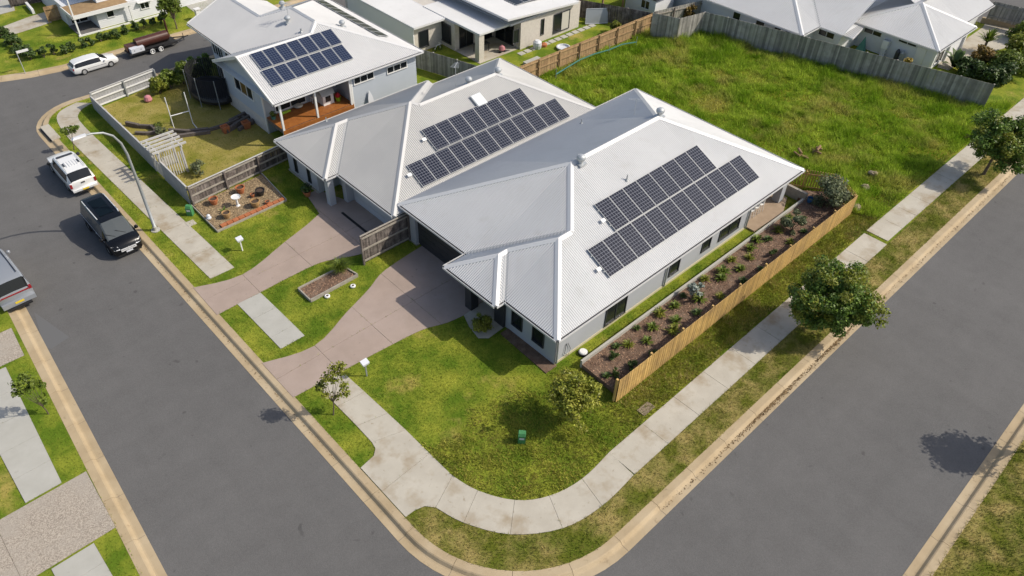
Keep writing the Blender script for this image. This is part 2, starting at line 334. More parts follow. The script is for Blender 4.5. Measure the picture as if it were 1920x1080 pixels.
k1 = kerb('kerb', K1, 2.4, ''); k2 = kerb('kerb', K2, 2.4, ''); k3 = kerb('kerb', K3, 2.4, ''); k4 = kerb('kerb', K4, 2.4, '')
B1 = offset(k1, .79); B2 = offset(k2, .79); B3 = offset(k3, .79); B4 = offset(k4, .79)
def sheet(name, poly, z, m, kind='structure', th=.3): return MB().prism(poly, z-th, z).build(name, m, kind=kind)
L1 = B1; sheet('lawn', L1, 0, 'grass_ground')
L2 = B2+[(-90, 60), (-90, -12)]; sheet('lawn', L2, 0, 'grass_ground')
L3 = B3+[(60, 120), (-22, 120)]; sheet('lawn', L3, 0, 'grass_ground')
L4 = B4+[(-12, -90), (80, -90)]; sheet('lawn', L4, 0, 'grass_dry')

EXC = []
def catmull(ps, k):
    out = []
    for i in range(len(ps)-1):
        p0, p1, p2, p3 = [np.array(ps[min(max(j, 0), len(ps)-1)]) for j in (i-1, i, i+1, i+2)]
        for s in range(k):
            t = s/k; out.append(tuple(.5*((2*p1)+(p2-p0)*t+(2*p0-5*p1+4*p2-p3)*t*t+(3*p1-p0-3*p2+p3)*t**3)))
    return out+[tuple(ps[-1])]
def slab(root, poly, m, z=.03, gap=.009):
    c = np.mean(np.array(poly), 0); q = []
    for p in poly:
        d = np.array(p)-c; L = np.linalg.norm(d); q.append(tuple(c+d*(1-gap/max(L, .05))))
    dz = random.uniform(-.004, .004); MB().prism(q, -.1, z+dz).build('slab', m, root)
def path(name, polys, m, z=.03):
    root = thing(name, kind='structure')
    for p in polys: slab(root, p, m, z); EXC.append(p)
    for p in polys: pass
    mb = MB()
    for p in polys: mb.add([(x, y, .012) for x, y in p], [tuple(range(len(p)))])
    mb.build('bedding', 'joint', root); return root
def strip(o, i): return [[o[k], o[k+1], i[k+1], i[k]] for k in range(len(o)-1)]
# footpath by the driveways, street corner and along the side street
ys = [17.25, 18.0, 19.6, 21.2, 22.8, 24.0, 25.5, 27.1, 28.7, 30.3, 32, 33.7, 35.3]
o = [(-9.06-.024*(y-17), y) for y in ys]; i_ = [(-7.63-.026*(y-17), y) for y in ys]
ps = strip(o, i_)
oo = catmull([o[-1], (-9.45, 37.8), (-9.15, 39.7), (-8.5, 40.6), (-7.3, 41.05)], 3); ii = catmull([i_[-1], (-8.12, 37.3), (-8.0, 38.9), (-7.4, 39.8), (-6.5, 40.25)], 3)
ps += [oo[:7]+ii[:7][::-1], oo[6:]+ii[6:][::-1]]
path('footpath', ps, 'concrete')
path('footpath', strip([(-8.95, 14.5), (-8.93, 12.95), (-8.92, 11.2), (-8.92, 10.2)], [(-7.6, 14.5), (-7.57, 12.95), (-7.55, 11.2), (-7.55, 10.2)]), 'concrete_new')
ps = strip([(-8.88, 6.95), (-8.85, 5.3), (-8.83, 3.8), (-8.85, 2.6)], [(-7.5, 6.95), (-7.42, 5.2), (-7.36, 3.45), (-7.32, 2.15)])
ps.append([(-8.85, 2.6), (-8.92, 2.25), (-9.2, 1.98), (-9.98, 1.85), (-9.98, .3), (-7.32, .45), (-7.32, 2.15)])
ps.append([(-9.98, .3), (-9.98, -1.32), (-9.55, -1.32), (-9.1, -1.45), (-8.8, -1.8), (-7.3, -1.1), (-7.32, .45)])
co = [(-8.8, -1.8), (-8.4, -3.1), (-7.35, -4.75), (-5.6, -5.98), (-3.64, -6.38), (-1.5, -6.3)]; ci = [(-7.3, -1.1), (-6.98, -2.35), (-6.14, -3.73), (-4.93, -4.56), (-3.3, -4.92), (-1.4, -4.8)]
oo, ii = catmull(co, 4), catmull(ci, 4)
ps += [oo[4*k:4*k+5]+ii[4*k:4*k+5][::-1] for k in range(5)]
xs = [-1.45+2.35*k for k in range(12)]; xs = xs[:11]
ps += strip([(x, -6.3+.008*(x+1.4)) for x in xs], [(x, -4.8+.006*(x+1.4)) for x in xs])
PB = ps[-1]; xe = xs[-1]
xs2 = [xe+.35]+[xe+.35+1.9*k for k in range(1, 18)]
ps += strip([(x, -6.0) for x in xs2], [(x, -4.62) for x in xs2])
path('footpath', ps, 'concrete')
path('footpath', strip([(-21.0, y) for y in (17.8, 16.1, 14.4, 12.7, 11, 9.55)], [(-19.2-.045*(17.8-y), y) for y in (17.8, 16.1, 14.4, 12.7, 11, 9.55)]), 'concrete_new')
path('footpath', strip([(-21.25, y) for y in (5.95, 4.9, 3.2, 1.5)], [(-19.65, y) for y in (5.95, 4.9, 3.2, 1.5)]), 'concrete_new')
# driveways, cut into panels by their saw joints
def drive(poly, m, xc, yc, z=.02):
    polys = []; X = [-99]+xc+[99]; Y = [-99]+yc+[99]
    for a in range(len(X)-1):
        for b in range(len(Y)-1):
            p = poly
            for h in ((-1, 0, -X[a]), (1, 0, X[a+1]), (0, -1, -Y[b]), (0, 1, Y[b+1])):
                p = clip(p, *h)
                if len(p) < 3: break
            if len(p) >= 3: polys.append(p)
    return path('driveway', polys, m, z)
def smoothpoly(pts): return pts
up1 = catmull([(-10.08, 17.2), (-7.6, 16.43), (-4.53, 17.35), (-2.6, 17.95), (-1.45, 18.4)], 4); lo1 = catmull([(1.45, 13.35), (-1.06, 13.45), (-2.6, 13.95), (-3.9, 14.5), (-6.0, 14.56), (-10.12, 14.45)], 4)
DR1 = up1+[(-1.0, 20.6), (-.2, 20.6), (.5, 18.6), (1.45, 18.4)]+lo1
drive(DR1, 'drive', [-7.6, -4.4, -1.3], [15.9])
up2 = catmull([(-10.08, 9.98), (-7.59, 9.28), (-5.08, 10.2), (-3.1, 10.95), (-1.6, 11.6), (1.4, 11.95)], 4); lo2 = catmull([(-.62, 6.0), (-1.6, 6.15), (-2.9, 6.6), (-5.13, 6.83), (-7.4, 6.96), (-10.08, 7.12)], 4)
DR2 = up2+[(1.4, 6.2)]+lo2
drive(DR2, 'drive', [-7.55, -4.6, -1.9], [8.6])
drive([(-18.15, 20.35), (-18.3, 18.0), (-30, 18.0), (-30, 20.35)], 'aggregate', [-22.5], [])
drive([(-18.62, 9.45), (-18.75, 6.05), (-32, 6.05), (-32, 9.45)], 'aggregate', [-22.2], [])
path('porch_slab', [[(-.62, 6.0), (1.9, 6.2), (1.9, 3.95), (.3, 3.95), (-.75, 3.9), (-1.15, 4.25), (-.95, 5.2)]], 'concrete', .035)
path('patio', [[(17.0, .6), (17.0, -.15), (20.0, -.3), (21.6, .4), (21.6, 4), (17, 4)]], 'deck_pale', .12)
# planted and rough areas
LOT = [(24.0, -4.5), (46.5, -4.5), (44.4, -2.9), (41.4, 7.9), (40.4, 11.2), (38.3, 19.2), (35.4, 19.8), (34.6, 22.0), (17.9, 22.3), (17.9, 13.5), (21.75, 13.5), (21.75, 1.6), (24.2, -1.2), (23.4, -3.2)]
sheet('vacant_lot', LOT, .006, 'grass_lot', th=.05)
YARD = [(-6.6, 24.4), (-6.5, 39.2), (-1.8, 40.0), (2.3, 38.5), (2.2, 33.5), (1.0, 33), (1.0, 28.3), (.7, 25.6)]
sheet('yard', YARD, .006, 'grass_yard', th=.05)
VO = [p for p in B1 if p[1] < 1.0 and p[0] < 40]; VO = [p for p in VO if not (p[0] < -9.5 and p[1] > -1.3)]
VI = [(-9.55, -1.32), (-9.1, -1.45)]+oo+[(-1.4, -6.3), (22, -6.12), (39, -6.0)]
VERGE = VO+VI[::-1]
sheet('verge', VERGE, .006, 'grass_dry', th=.05)
MULCH = [(1.25, -3.0), (23.1, -3.0), (24.0, -1.2), (22.3, .6), (21.7, -.5), (1.3, -.62)]
MB().prism(MULCH, -.2, .28).build('mulch_bed', 'mulch', kind='structure')
MB().prism([(-.25, .3), (.5, .3), (.5, 3.75), (-.1, 3.75)], -.1, .05).build('mulch_bed', 'mulch', kind='structure')
PEB = [(-6.72, 23.95), (-6.8, 20.75), (-2.3, 20.85), (-2.0, 24.2)]
MB().prism(PEB, -.2, .1).build('pebble_bed', 'pebble_ground', kind='structure')
H_FOOT = [[(.3, .3), (21.4, .3), (21.4, 13), (1.2, 13), (1.2, 7), (.3, 4)], [(-.4, 13), (17.5, 13), (17.5, 23.8), (-.4, 23.8)], [(.9, 26), (12.4, 26), (12.4, 40), (2.2, 40), (2.2, 33.5), (.9, 33)]]
EXC += H_FOOT+[MULCH, PEB, [(-.25, .3), (.5, .3), (.5, 3.75), (-.1, 3.75)]]

# ------------------------------------------------------------------ grass
def vnoise(P, s, seed):
    r = np.random.default_rng(seed); g = r.random((64, 64)); x = P[:, 0]/s+100; y = P[:, 1]/s+100
    xi = np.floor(x).astype(int); yi = np.floor(y).astype(int); fx = x-xi; fy = y-yi; fx = fx*fx*(3-2*fx); fy = fy*fy*(3-2*fy)
    f = lambda a, b: g[a % 64, b % 64]
    return (f(xi, yi)*(1-fx)+f(xi+1, yi)*fx)*(1-fy)+(f(xi, yi+1)*(1-fx)+f(xi+1, yi+1)*fx)*fy
def scatter(poly, dens, exc):
    A = np.array(poly); lo, hi = A.min(0), A.max(0); n = int(dens*(hi[0]-lo[0])*(hi[1]-lo[1]))
    P = lo+rng.random((n, 2))*(hi-lo); P = P[inpoly(P, poly)]
    for e in exc:
        if len(P): P = P[~inpoly(P+rng.normal(size=P.shape)*.03, e)]
    return P
def blades(name, label, P, h, wd, lean, m, z0=0.0):
    n = len(P); a = rng.random(n)*6.283; b = rng.random(n)*6.283; h = h*(.6+.8*rng.random(n)); ln = lean*h*(.4+rng.random(n))
    base = np.stack([P[:, 0], P[:, 1], np.full(n, z0)], 1); side = np.stack([np.cos(a), np.sin(a), 0*a], 1)*(wd*(.6+.8*rng.random(n)))[:, None]/2
    tip = base+np.stack([np.cos(b)*ln, np.sin(b)*ln, h], 1)
    V = np.stack([base-side, base+side, tip], 1).reshape(-1, 3); F = np.arange(3*n).reshape(-1, 3)
    o = bpy.data.objects.new(name, np_mesh(name, V, F, m)); col.objects.link(o); tag(o, label, 'grass'); o['kind'] = 'stuff'; return o
near = [(-6.4, 40.9), (-8.2, 41.05), (-9.5, 40.1), (-9.95, 38.5), (-10, 35), (-10, 1.5), (-9.9, -1.3), (-9.3, -4.3), (-7.8, -6.2), (-5.8, -7.4), (-4, -7.55), (24, -7.55), (24, -3.1), (24, .5), (20, .6), (0, 25), (-6.8, 24.4), (-6.7, 39.5)]
P = scatter(near, 300, EXC+[VERGE]); cz_ = (P[:, 0] > -7.4) & (P[:, 1]+.12*(P[:, 0]+4) < .3+1.6*(vnoise(P, 1.1, 12)-.5)+.8*(rng.random(len(P))-.5)) & (P[:, 1] > -4.95)
blades('lawn_grass', 'short mown green grass around the corner house and driveways', P[~cz_], .055+.05*vnoise(P[~cz_], .9, 1), .022, .8, 'blade')
P = P[cz_]; P = np.concatenate([P, P+rng.normal(size=P.shape)*.06]); P = P[inpoly(P, near)]
for e in EXC: P = P[~inpoly(P, e)]
blades('lawn_grass', 'tired olive brown grass on the tip of the corner lawn', P, .06+.06*vnoise(P, .8, 13), .03, .9, 'blade_corner')
P = scatter(VERGE, 330, []); P2 = scatter([(24, -4.6), (50, -4.6), (50, -7.6), (24, -7.6)], 200, EXC+[VERGE]); P = np.concatenate([P, P2])
blades('verge_grass', 'dry patchy grass strip between the curved footpath and kerb', P, .06+.07*vnoise(P, .7, 2), .022, .9, 'blade_dry', .006)
P = scatter([(-18.2, 28), (-18.2, 18), (-18.8, 3), (-19, 0), (-24, 0), (-24, 28)], 160, EXC); blades('lawn_grass', 'mown grass squares beside the pale paths across the street', P, .06, .022, .8, 'blade')
P = scatter([(1, -17.1), (24, -17), (24, -24), (1, -24)], 230, EXC); blades('verge_grass', 'rough dry grass at the lower right street edge', P, .08+.12*vnoise(P, .6, 3), .026, .9, 'blade_dry')
P = scatter(YARD, 130, [[(-2.2, 31.4), (2, 33.3), (2, 29.5), (-1, 30)]]); blades('yard_grass', 'sunburnt yellow grass inside the fenced yard', P, .05, .024, .9, 'blade_dry', .006)
P = scatter([(-14, 66), (-8, 48.2), (8, 47.6), (8, 66)], 60, [[(-8.5, 53), (-2, 53.2), (-2, 70), (-14, 70)], [(-3, 52), (6, 52), (6, 66), (-3, 66)]]); blades('lawn_grass', 'mown grass in front of the white balcony house', P, .07, .03, .8, 'blade')
lotH = lambda P: .10+.62*np.clip(vnoise(P, 1.3, 4)*.6+vnoise(P, .45, 5)*.5-.33, 0, 1)+.5*np.clip((P[:, 0]+.42*P[:, 1]-39.5)/6, 0, 1)*vnoise(P, 1.0, 6)
P = scatter(LOT, 680, [[(17.5, 13), (21.9, 13), (21.9, .3), (17, .3)]]); h = lotH(P); keep = rng.random(len(P)) < .35+.9*np.clip(h, 0, .7); P = P[keep]
blades('long_grass', 'tall rank green grass covering the vacant lot', P, lotH(P), .045, .75, 'blade_lot', .006)
P = scatter([(23.6, -2.9), (36, -4.4), (24, -4.6), (1, -4.6), (1, -3.25), (23.4, -3.25)], 260, []); blades('verge_grass', 'grass strip between the new timber fence and side footpath', P, .1+.12*vnoise(P, .6, 8), .024, .8, 'blade_dry')
# wood chips and river pebbles
def chips(name, label, P, z, s, m, flat=.4):
    n = len(P); a = rng.random(n)*6.283; q = s*(.5+rng.random(n)); dx = np.stack([np.cos(a), np.sin(a), .25*(rng.random(n)-.5)], 1)*q[:, None]; dy = np.stack([-np.sin(a), np.cos(a), .25*(rng.random(n)-.5)], 1)*(q*flat*(.6+rng.random(n)))[:, None]
    c = np.stack([P[:, 0], P[:, 1], np.full(n, z)+rng.random(n)*s*.6], 1); up = np.stack([0*a, 0*a, q*.5], 1)
    V = np.stack([c-dx, c-dy, c+dx, c+dy, c+up], 1).reshape(-1, 3); k = np.arange(n)[:, None]*5
    F = np.concatenate([k+np.array([[0, 1, 4]]), k+np.array([[1, 2, 4]]), k+np.array([[2, 3, 4]]), k+np.array([[3, 0, 4]])])
    o = bpy.data.objects.new(name, np_mesh(name, V, F, m)); col.objects.link(o); tag(o, label, 'ground cover'); o['kind'] = 'stuff'
chips('bark_mulch', 'brown bark chips spread in the long planted bed', scatter(MULCH, 170, []), .28, .04, 'chip', .35)
chips('bark_mulch', 'light bark chips inside the timber planter between the driveways', scatter([(-5.94, 13.24), (-5.94, 12.16), (-3.06, 12.21), (-3.26, 13.24)], 200, []), .12, .035, 'chip', .4)
lx = np.concatenate([rng.normal(6.5, 1.6, 900), rng.normal(12.5, 1.2, 500), rng.uniform(-2, 40, 700)]); chips('leaf_litter', 'brown leaf litter and silt lying in the side street gutter', np.stack([lx, -8.12+rng.normal(size=len(lx))*.07], 1), -.138, .035, 'litter', .5)
ly = rng.uniform(3, 34, 450); chips('leaf_litter', 'thin scatter of dry leaves in the gutter by the driveways', np.stack([-10.5+rng.normal(size=450)*.05, ly], 1), -.138, .03, 'litter', .5)
chips('river_pebbles', 'tan pebbles filling the pot garden', scatter(PEB, 380, []), .1, .035, 'pebble', .8)
# ------------------------------------------------------------------ building helpers
def plane(p, sx, sy_):   # z = z0 + sx*(x-x0)+sy*(y-y0)
    return (sx, sy_, p[2]-sx*p[0]-sy_*p[1])
def zof(pl, x, y): return pl[0]*x+pl[1]*y+pl[2]
def sheet_mesh(mb, poly, pl, pitch=.12, amp=.024, lift=0.0):
    n = Vector((-pl[0], -pl[1], 1)).normalized(); s2 = Vector((-pl[0], -pl[1]))  # horizontal down-slope
    s2.normalize(); e = Vector((-s2.y, s2.x))
    pa = [(e.x*x+e.y*y, s2.x*x+s2.y*y) for x, y in poly]; a0 = min(p[0] for p in pa)+1e-4; a1 = max(p[0] for p in pa)-1e-4
    k = max(2, int((a1-a0)/(pitch/4))); wave = (0, 1, 0, -1); vs = []; ok = []
    for i in range(k+1):
        a = a0+(a1-a0)*i/k; bs = []
        for j in range(len(pa)):
            p, q = pa[j], pa[(j+1) % len(pa)]
            if (p[0] > a) != (q[0] > a): bs.append(p[1]+(a-p[0])/(q[0]-p[0])*(q[1]-p[1]))
        b0, b1 = (min(bs), max(bs)) if bs else (0, 0)
        off = n*(lift+amp*wave[i % 4])
        for b in (b0, b1):
            x = e.x*a+s2.x*b; y = e.y*a+s2.y*b; vs.append((x+off.x, y+off.y, zof(pl, x, y)+off.z))
    fs = [(2*i, 2*i+1, 2*i+3, 2*i+2) for i in range(k)]
    # keep faces looking up
    v0, v1, v2 = (Vector(vs[j]) for j in (fs[k//2][0], fs[k//2][1], fs[k//2][2]))
    if (v1-v0).cross(v2-v0).z < 0: fs = [f[::-1] for f in fs]
    mb.add(vs, fs)
def cap(roof, p, q, A, B, m, w=.17, h=.035, name='ridge_cap', lift=.022):
    p = Vector(p[:2]); q = Vector(q[:2]); d = (q-p).normalized(); s = Vector((-d.y, d.x)); vs = []
    for c in (p, q):
        l, r = c+s*w, c-s*w
        za = min((zof(A, *l), zof(B, *l)), key=lambda z: z) if name != 'valley_gutter' else max(zof(A, *l), zof(B, *l))
        zb = min(zof(A, *r), zof(B, *r)) if name != 'valley_gutter' else max(zof(A, *r), zof(B, *r))
        zc = zof(A, *c)
        vs += [(l.x, l.y, za+lift), (c.x, c.y, zc+lift+h), (r.x, r.y, zb+lift), (l.x, l.y, za-.03), (r.x, r.y, zb-.03)]
    MB().add(vs, [(0, 5, 6, 1), (1, 6, 7, 2), (3, 8, 5, 0), (2, 7, 9, 4), (0, 1, 2, 4, 3), (5, 8, 9, 7, 6)]).build(name, m, roof)
def gutter(root, p, q, z, out, h=.1):
    # open trough on the eave from p to q, 'out' = outward unit vector
    ox, oy = out; w = .12; a = Vector((*p, 0)); b = Vector((*q, 0)); o_ = Vector((ox, oy, 0))
    m = MB()
    def quadbox(i0, i1, z0, z1, k):
        vs = [(*(c+o_*i)[:2], zz) for zz in (z0, z1) for c, i in ((a, i0), (b, i0), (b, i1), (a, i1))]
        m.add(vs, [(0, 3, 2, 1), (4, 5, 6, 7), (0, 1, 5, 4), (1, 2, 6, 5), (2, 3, 7, 6), (3, 0, 4, 7)], k)
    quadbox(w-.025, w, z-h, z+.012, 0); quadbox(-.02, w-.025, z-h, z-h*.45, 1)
    m.build('gutter', ['gutter', 'gutter_shade'], root)
def window(root, axis, c, a0, a1, z0, z1, out, frame='frame_dark', glass='glass_house', mull=1, fw=.06, d=.05):
    # axis 'x': wall plane x=c, spans y a0..a1;  axis 'y': wall plane y=c, spans x
    def bx(m, u0, u1, w0, w1, d0, d1):
        lo, hi = sorted((c+out*d0, c+out*d1))
        m.box(lo, hi, u0, u1, w0, w1) if axis == 'x' else m.box(u0, u1, lo, hi, w0, w1)
    f = MB(); bx(f, a0, a1, z1-fw, z1, -.01, d); bx(f, a0, a1, z0, z0+fw, -.01, d+.02); bx(f, a0, a0+fw, z0+fw, z1-fw, -.01, d); bx(f, a1-fw, a1, z0+fw, z1-fw, -.01, d)
    for k in range(1, mull+1):
        u = a0+(a1-a0)*k/(mull+1); bx(f, u-fw*.35, u+fw*.35, z0+fw, z1-fw, -.01, d-.01)
    o = f.build('window', frame, root); n = mull+1
    for k in range(n):
        g = MB(); bx(g, a0+(a1-a0)*k/n+fw*.6, a0+(a1-a0)*(k+1)/n-fw*.6, z0+fw*.9, z1-fw*.9, -.005, .008+.006*(k % 2)); g.build('pane', glass, o)
    return o
def boards(root, axis, c, a0, a1, z0, z1, out, m, pitch=.16, name='cladding', topf=None):
    mb = MB(); k = max(1, int((z1-z0)/pitch)); p_ = (z1-z0)/k
    for i in range(k):
        b, t = z0+i*p_, z0+(i+1)*p_; u0, u1 = (a0, a1) if not topf else topf(t)
        if u1-u0 < .05: continue
        if axis == 'x': vs = [(c+out*.035, u0, b), (c+out*.035, u1, b), (c+out*.012, u1, t), (c+out*.012, u0, t), (c+out*.0, u0, b), (c, u1, b)]
        else: vs = [(u0, c+out*.035, b), (u1, c+out*.035, b), (u1, c+out*.012, t), (u0, c+out*.012, t), (u0, c, b), (u1, c, b)]
        mb.add(vs, [(0, 1, 2, 3), (0, 4, 5, 1)])
    return mb.build(name, m, root)
_panel = {}
def panel_mesh(w, h, cells):
    k = (w, h, cells)
    if k not in _panel:
        m = MB(); m.box(-w/2, w/2, -h/2, h/2, -.02, .016, 0); e = .022
        m.add([(-w/2+e, -h/2+e, .019), (w/2-e, -h/2+e, .019), (w/2-e, h/2-e, .019), (-w/2+e, h/2-e, .019)], [(0, 1, 2, 3)], 1)
        o = m.build('solar_panel', ['panel_frame', cells]); _panel[k] = o.data; bpy.data.objects.remove(o)
    return _panel[k]
def panels(roof, pl, origin, ex, n, w, h, cells, gap=.022, lift=.11):
    # row of n panels; origin = plan xy of lower corner, ex = unit vector along the row (horizontal)
    N = Vector((-pl[0], -pl[1], 1)).normalized(); X = Vector((*ex, 0)); Y = N.cross(X); R = Matrix((X, Y, N)).transposed()
    o3 = Vector((origin[0], origin[1], zof(pl, *origin)))
    me = panel_mesh(w, h, cells)
    for k in range(n):
        c = o3+X*((w+gap)*k+w/2)+Y*(h/2)+N*lift
        inst(me, 'solar_panel', roof, c, R.to_euler())
    rl = MB()
    for f in (.22, .78):
        a = o3+X*(-.06)+Y*(h*f)+N*(lift-.05); b = o3+X*((w+gap)*n+.04)+Y*(h*f)+N*(lift-.05); rl.bar(a, b, .04, .06, up=N)
    rl.build('panel_rail', 'galv', roof)
    return o3, X, Y, N
def isolator(roof, o3, X, Y, N, f, h):
    c = o3+X*(-.28)+Y*(h*f)+N*.16; m = MB(); m.bar(c-X*.1, c+X*.18, .2, .02, up=N); m.bar(c-X*.05-N*.16, c-X*.05, .05, .05); m.build('isolator_box', 'white_plastic', roof)
def whirly(roof, x, y, z, r=.2):
    m = MB(); m.lathe((x, y, z-.15), [(r*.75, 0), (r*.75, .28), (r*.8, .3)], 14)
    n = 16
    m.lathe((x, y, z+.15), [(r*.7, 0), (r*1.15, r*.35), (r*1.25, r*.8), (r*1.05, r*1.3), (r*.55, r*1.6), (.02, r*1.68)], 16)
    for k in range(n):
        a = 2*math.pi*k/n; q = [(x+r*1.0*math.cos(a), y+r*1.0*math.sin(a), z+.16), (x+r*1.27*math.cos(a+.15), y+r*1.27*math.sin(a+.15), z+.15+r*.8), (x+r*.75*math.cos(a+.3), y+r*.75*math.sin(a+.3), z+.15+r*1.5)]
        m.tube(q, .012, 4)
    m.box(x-r*1.2, x+r*1.2, y-r*1.2, y+r*1.2, z-.12, z-.02)
    m.build('roof_ventilator', 'galv', roof, smooth=False)
def pipe(roof, x, y, z, h=.4, r=.035):
    m = MB(); m.tube([(x, y, z-.05), (x, y, z+h)], r, 8); m.lathe((x, y, z+.0), [(.13, 0), (.09, .04), (.045, .09)], 10); m.build('vent_pipe', 'steel', roof)
def antenna(roof, x, y, z, h=1.1, ang=.4):
    m = MB(); m.tube([(x, y, z), (x, y, z+h)], .018, 6); d = Vector((math.cos(ang), math.sin(ang), 0)); s = Vector((-d.y, d.x, 0)); c = Vector((x, y, z+h*.92))
    m.bar(c-d*.35, c+d*.5, .025)
    for k in range(8): p = c+d*(-.3+.1*k); L = .3-.022*k; m.bar(p-s*L, p+s*L, .012)
    m.build('antenna', 'galv', roof)
def downpipe(root, x, y, z0, z1): MB().tube([(x, y, z0), (x, y, z1)], .045, 8).build('downpipe', 'steel', root)

# ------------------------------------------------------------------ corner house
T = .477; HE = 2.41; LX, WY = 21.65, 13.36
H1 = thing('house', 'white corrugated hip roof house on the street corner with twenty solar panels', 'house', (10, 6, 0))
ry = WY/2; gx = .88; wy = 7.5; pw = 3.6; fx = -.6
PR = plane((0, 0, HE), 0, T); PLf = plane((0, WY, HE), 0, -T); PBk = plane((LX, 0, HE), -T, 0); PGa = plane((gx, 0, HE), T, 0)
PWl = plane((0, wy, HE), 0, -T); PPf = plane((fx, 0, HE), T, 0); PPr = plane((0, pw, HE), 0, T); PWf = plane((0, 0, HE), T, 0)
hw = wy/2; hp = (wy-pw)/2; py_ = pw+hp
poly1 = {'R': ([(0, 0), (LX, 0), (LX-ry, ry), (gx+ry, ry), (gx+hw, hw), (hw, hw)], PR), 'L': ([(LX, WY), (gx, WY), (gx+ry, ry), (LX-ry, ry)], PLf),
         'B': ([(LX, 0), (LX, WY), (LX-ry, ry)], PBk), 'G': ([(gx, WY), (gx, wy), (gx+hw, hw), (gx+ry, ry)], PGa),
         'WL': ([(fx, wy), (fx+hp, py_), (hp, py_), (hw, hw), (gx+hw, hw), (gx, wy)], PWl), 'PF': ([(fx, wy), (fx, pw), (fx+hp, py_)], PPf),
         'PR': ([(fx, pw), (0, pw), (hp, py_), (fx+hp, py_)], PPr), 'WF': ([(0, pw), (0, 0), (hw, hw), (hp, py_)], PWf)}
mb = MB()
for po, pl in poly1.values(): sheet_mesh(mb, po, pl)
roof = mb.build('roof', 'roof_white', H1, smooth=True)
for p, q, A, B in (((0, 0), (hw, hw), PR, PWf), ((hw, hw), (gx+hw, hw), PR, PWl), ((gx+hw, hw), (gx+ry, ry), PR, PGa), ((gx+ry, ry), (LX-ry, ry), PR, PLf), ((LX-ry, ry), (LX, 0), PR, PBk),
                   ((LX-ry, ry), (LX, WY), PLf, PBk), ((gx+ry, ry), (gx, WY), PGa, PLf), ((hw, hw), (hp, py_), PWf, PWl), ((hp, py_), (fx+hp, py_), PPr, PWl), ((fx+hp, py_), (fx, wy), PPf, PWl), ((fx+hp, py_), (fx, pw), PPf, PPr)):
    cap(roof, p, q, A, B, 'cap_white')
cap(roof, (gx, wy), (gx+hw, hw), PGa, PWl, 'valley', w=.11, h=-.01, name='valley_gutter', lift=.012); cap(roof, (0, pw), (hp, py_), PWf, PPr, 'valley', w=.11, h=-.01, name='valley_gutter', lift=.012)
for p, q, o_ in (((0, 0), (LX, 0), (0, -1)), ((LX, 0), (LX, WY), (1, 0)), ((LX, WY), (gx, WY), (0, 1)), ((gx, WY), (gx, wy), (-1, 0)), ((fx, wy), (fx, pw), (-1, 0)), ((0, pw), (0, 0), (-1, 0)), ((gx, wy), (fx, wy), (0, 1)), ((fx, pw), (0, pw), (0, -1))):
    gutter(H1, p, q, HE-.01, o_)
MB().prism([(0.02, .02), (LX-.02, .02), (LX-.02, WY-.02), (gx+.02, WY-.02), (gx+.02, wy-.02), (fx+.02, wy-.02), (fx+.02, pw+.02), (.02, pw+.02)], HE-.13, HE-.1).build('soffit', 'trim_white', H1)
MB().prism([(.45, .45), (17.0, .45), (17.0, 4.0), (21.2, 4.0), (21.2, 12.92), (1.33, 12.92), (1.33, 7.1), (1.9, 7.1), (1.9, 3.95), (.45, 3.95)], 0, HE-.13).build('wall', 'wall_grey', H1)
MB().box(.44, 17.0, .41, .449, 0, .14).build('plinth', 'plinth', H1)
for x0, x1, z0, z1, mu in ((4.1, 5.75, .2, 2.1, 1), (9.3, 10.2, .55, 2.1, 0), (12.25, 13.1, .65, 2.1, 0), (13.95, 16.0, .55, 2.1, 1)): window(H1, 'y', .45, x0, x1, z0, z1, -1, mull=mu)
for y0, y1 in ((2.72, 3.5), (1.2, 2.02)): window(H1, 'x', .45, y0, y1, .58, 1.8, -1, mull=0)
for x0, x1, y0, y1 in ((-.12, .38, 5.98, 6.46), (.3, 1.0, 3.96, 4.66)): MB().box(x0, x1, y0, y1, 0, HE-.13).build('porch_pillar', 'charcoal', H1)
m = MB(); m.box(1.84, 1.9, 4.9, 5.9, 0, 2.05); m.build('front_door', 'charcoal', H1)
gd = MB()
for k in range(5): gd.box(1.28, 1.329, 7.7, 12.2, .02+k*.42, .02+k*.42+.405)
gd.build('garage_door', 'charcoal', H1)
MB().box(1.1, 1.329, 12.2, 12.9, 0, HE-.13).build('garage_pier', 'wall_grey', H1); MB().box(1.05, 1.329, 12.15, 12.95, 0, .08).build('pier_base', 'concrete', H1)
MB().box(20.6, 21.1, .45, .95, 0, HE-.13).build('patio_pillar', 'wall_grey', H1)
for x, y in ((.55, .38), (9.0, .38), (16.9, .38)): downpipe(H1, x, y, .1, HE-.1)
MB().tube([(1.2, .42, 1.0), (1.1, .38, .4), (1.35, .36, .1), (1.5, .38, .5), (1.3, .41, 1.0)], .015, 5).build('garden_tap_hose', 'black', H1)
PW1, PH1 = 1.09, 1.8
cT = 1/math.sqrt(1+T*T)
r = panels(roof, PR, (4.64, 1.08*cT), (1, 0), 12, PW1, PH1, 'cells'); isolator(roof, *r, .35, PH1)
r = panels(roof, PR, (6.86, 2.92*cT), (1, 0), 8, PW1, PH1, 'cells'); isolator(roof, *r, .45, PH1)
p = onY(1088, 300, ry-.25); whirly(roof, float(p[0]), ry-.3, zof(PR, 0, ry-.3)+.1); p = onX(1243, 212, LX-ry+.25); whirly(roof, LX-ry+.3, ry+.1, zof(PLf, 0, ry+.1))
for px, py, pl, nn in ((1175, 338, PR, 0), (1090, 232, PLf, 1)):
    N = np.array([-pl[0], -pl[1], 1.0]); d = ray(px, py); t = (pl[2]-N@CAM)/(N@d); q = CAM+t*d; pipe(roof, q[0], q[1], q[2], .35)
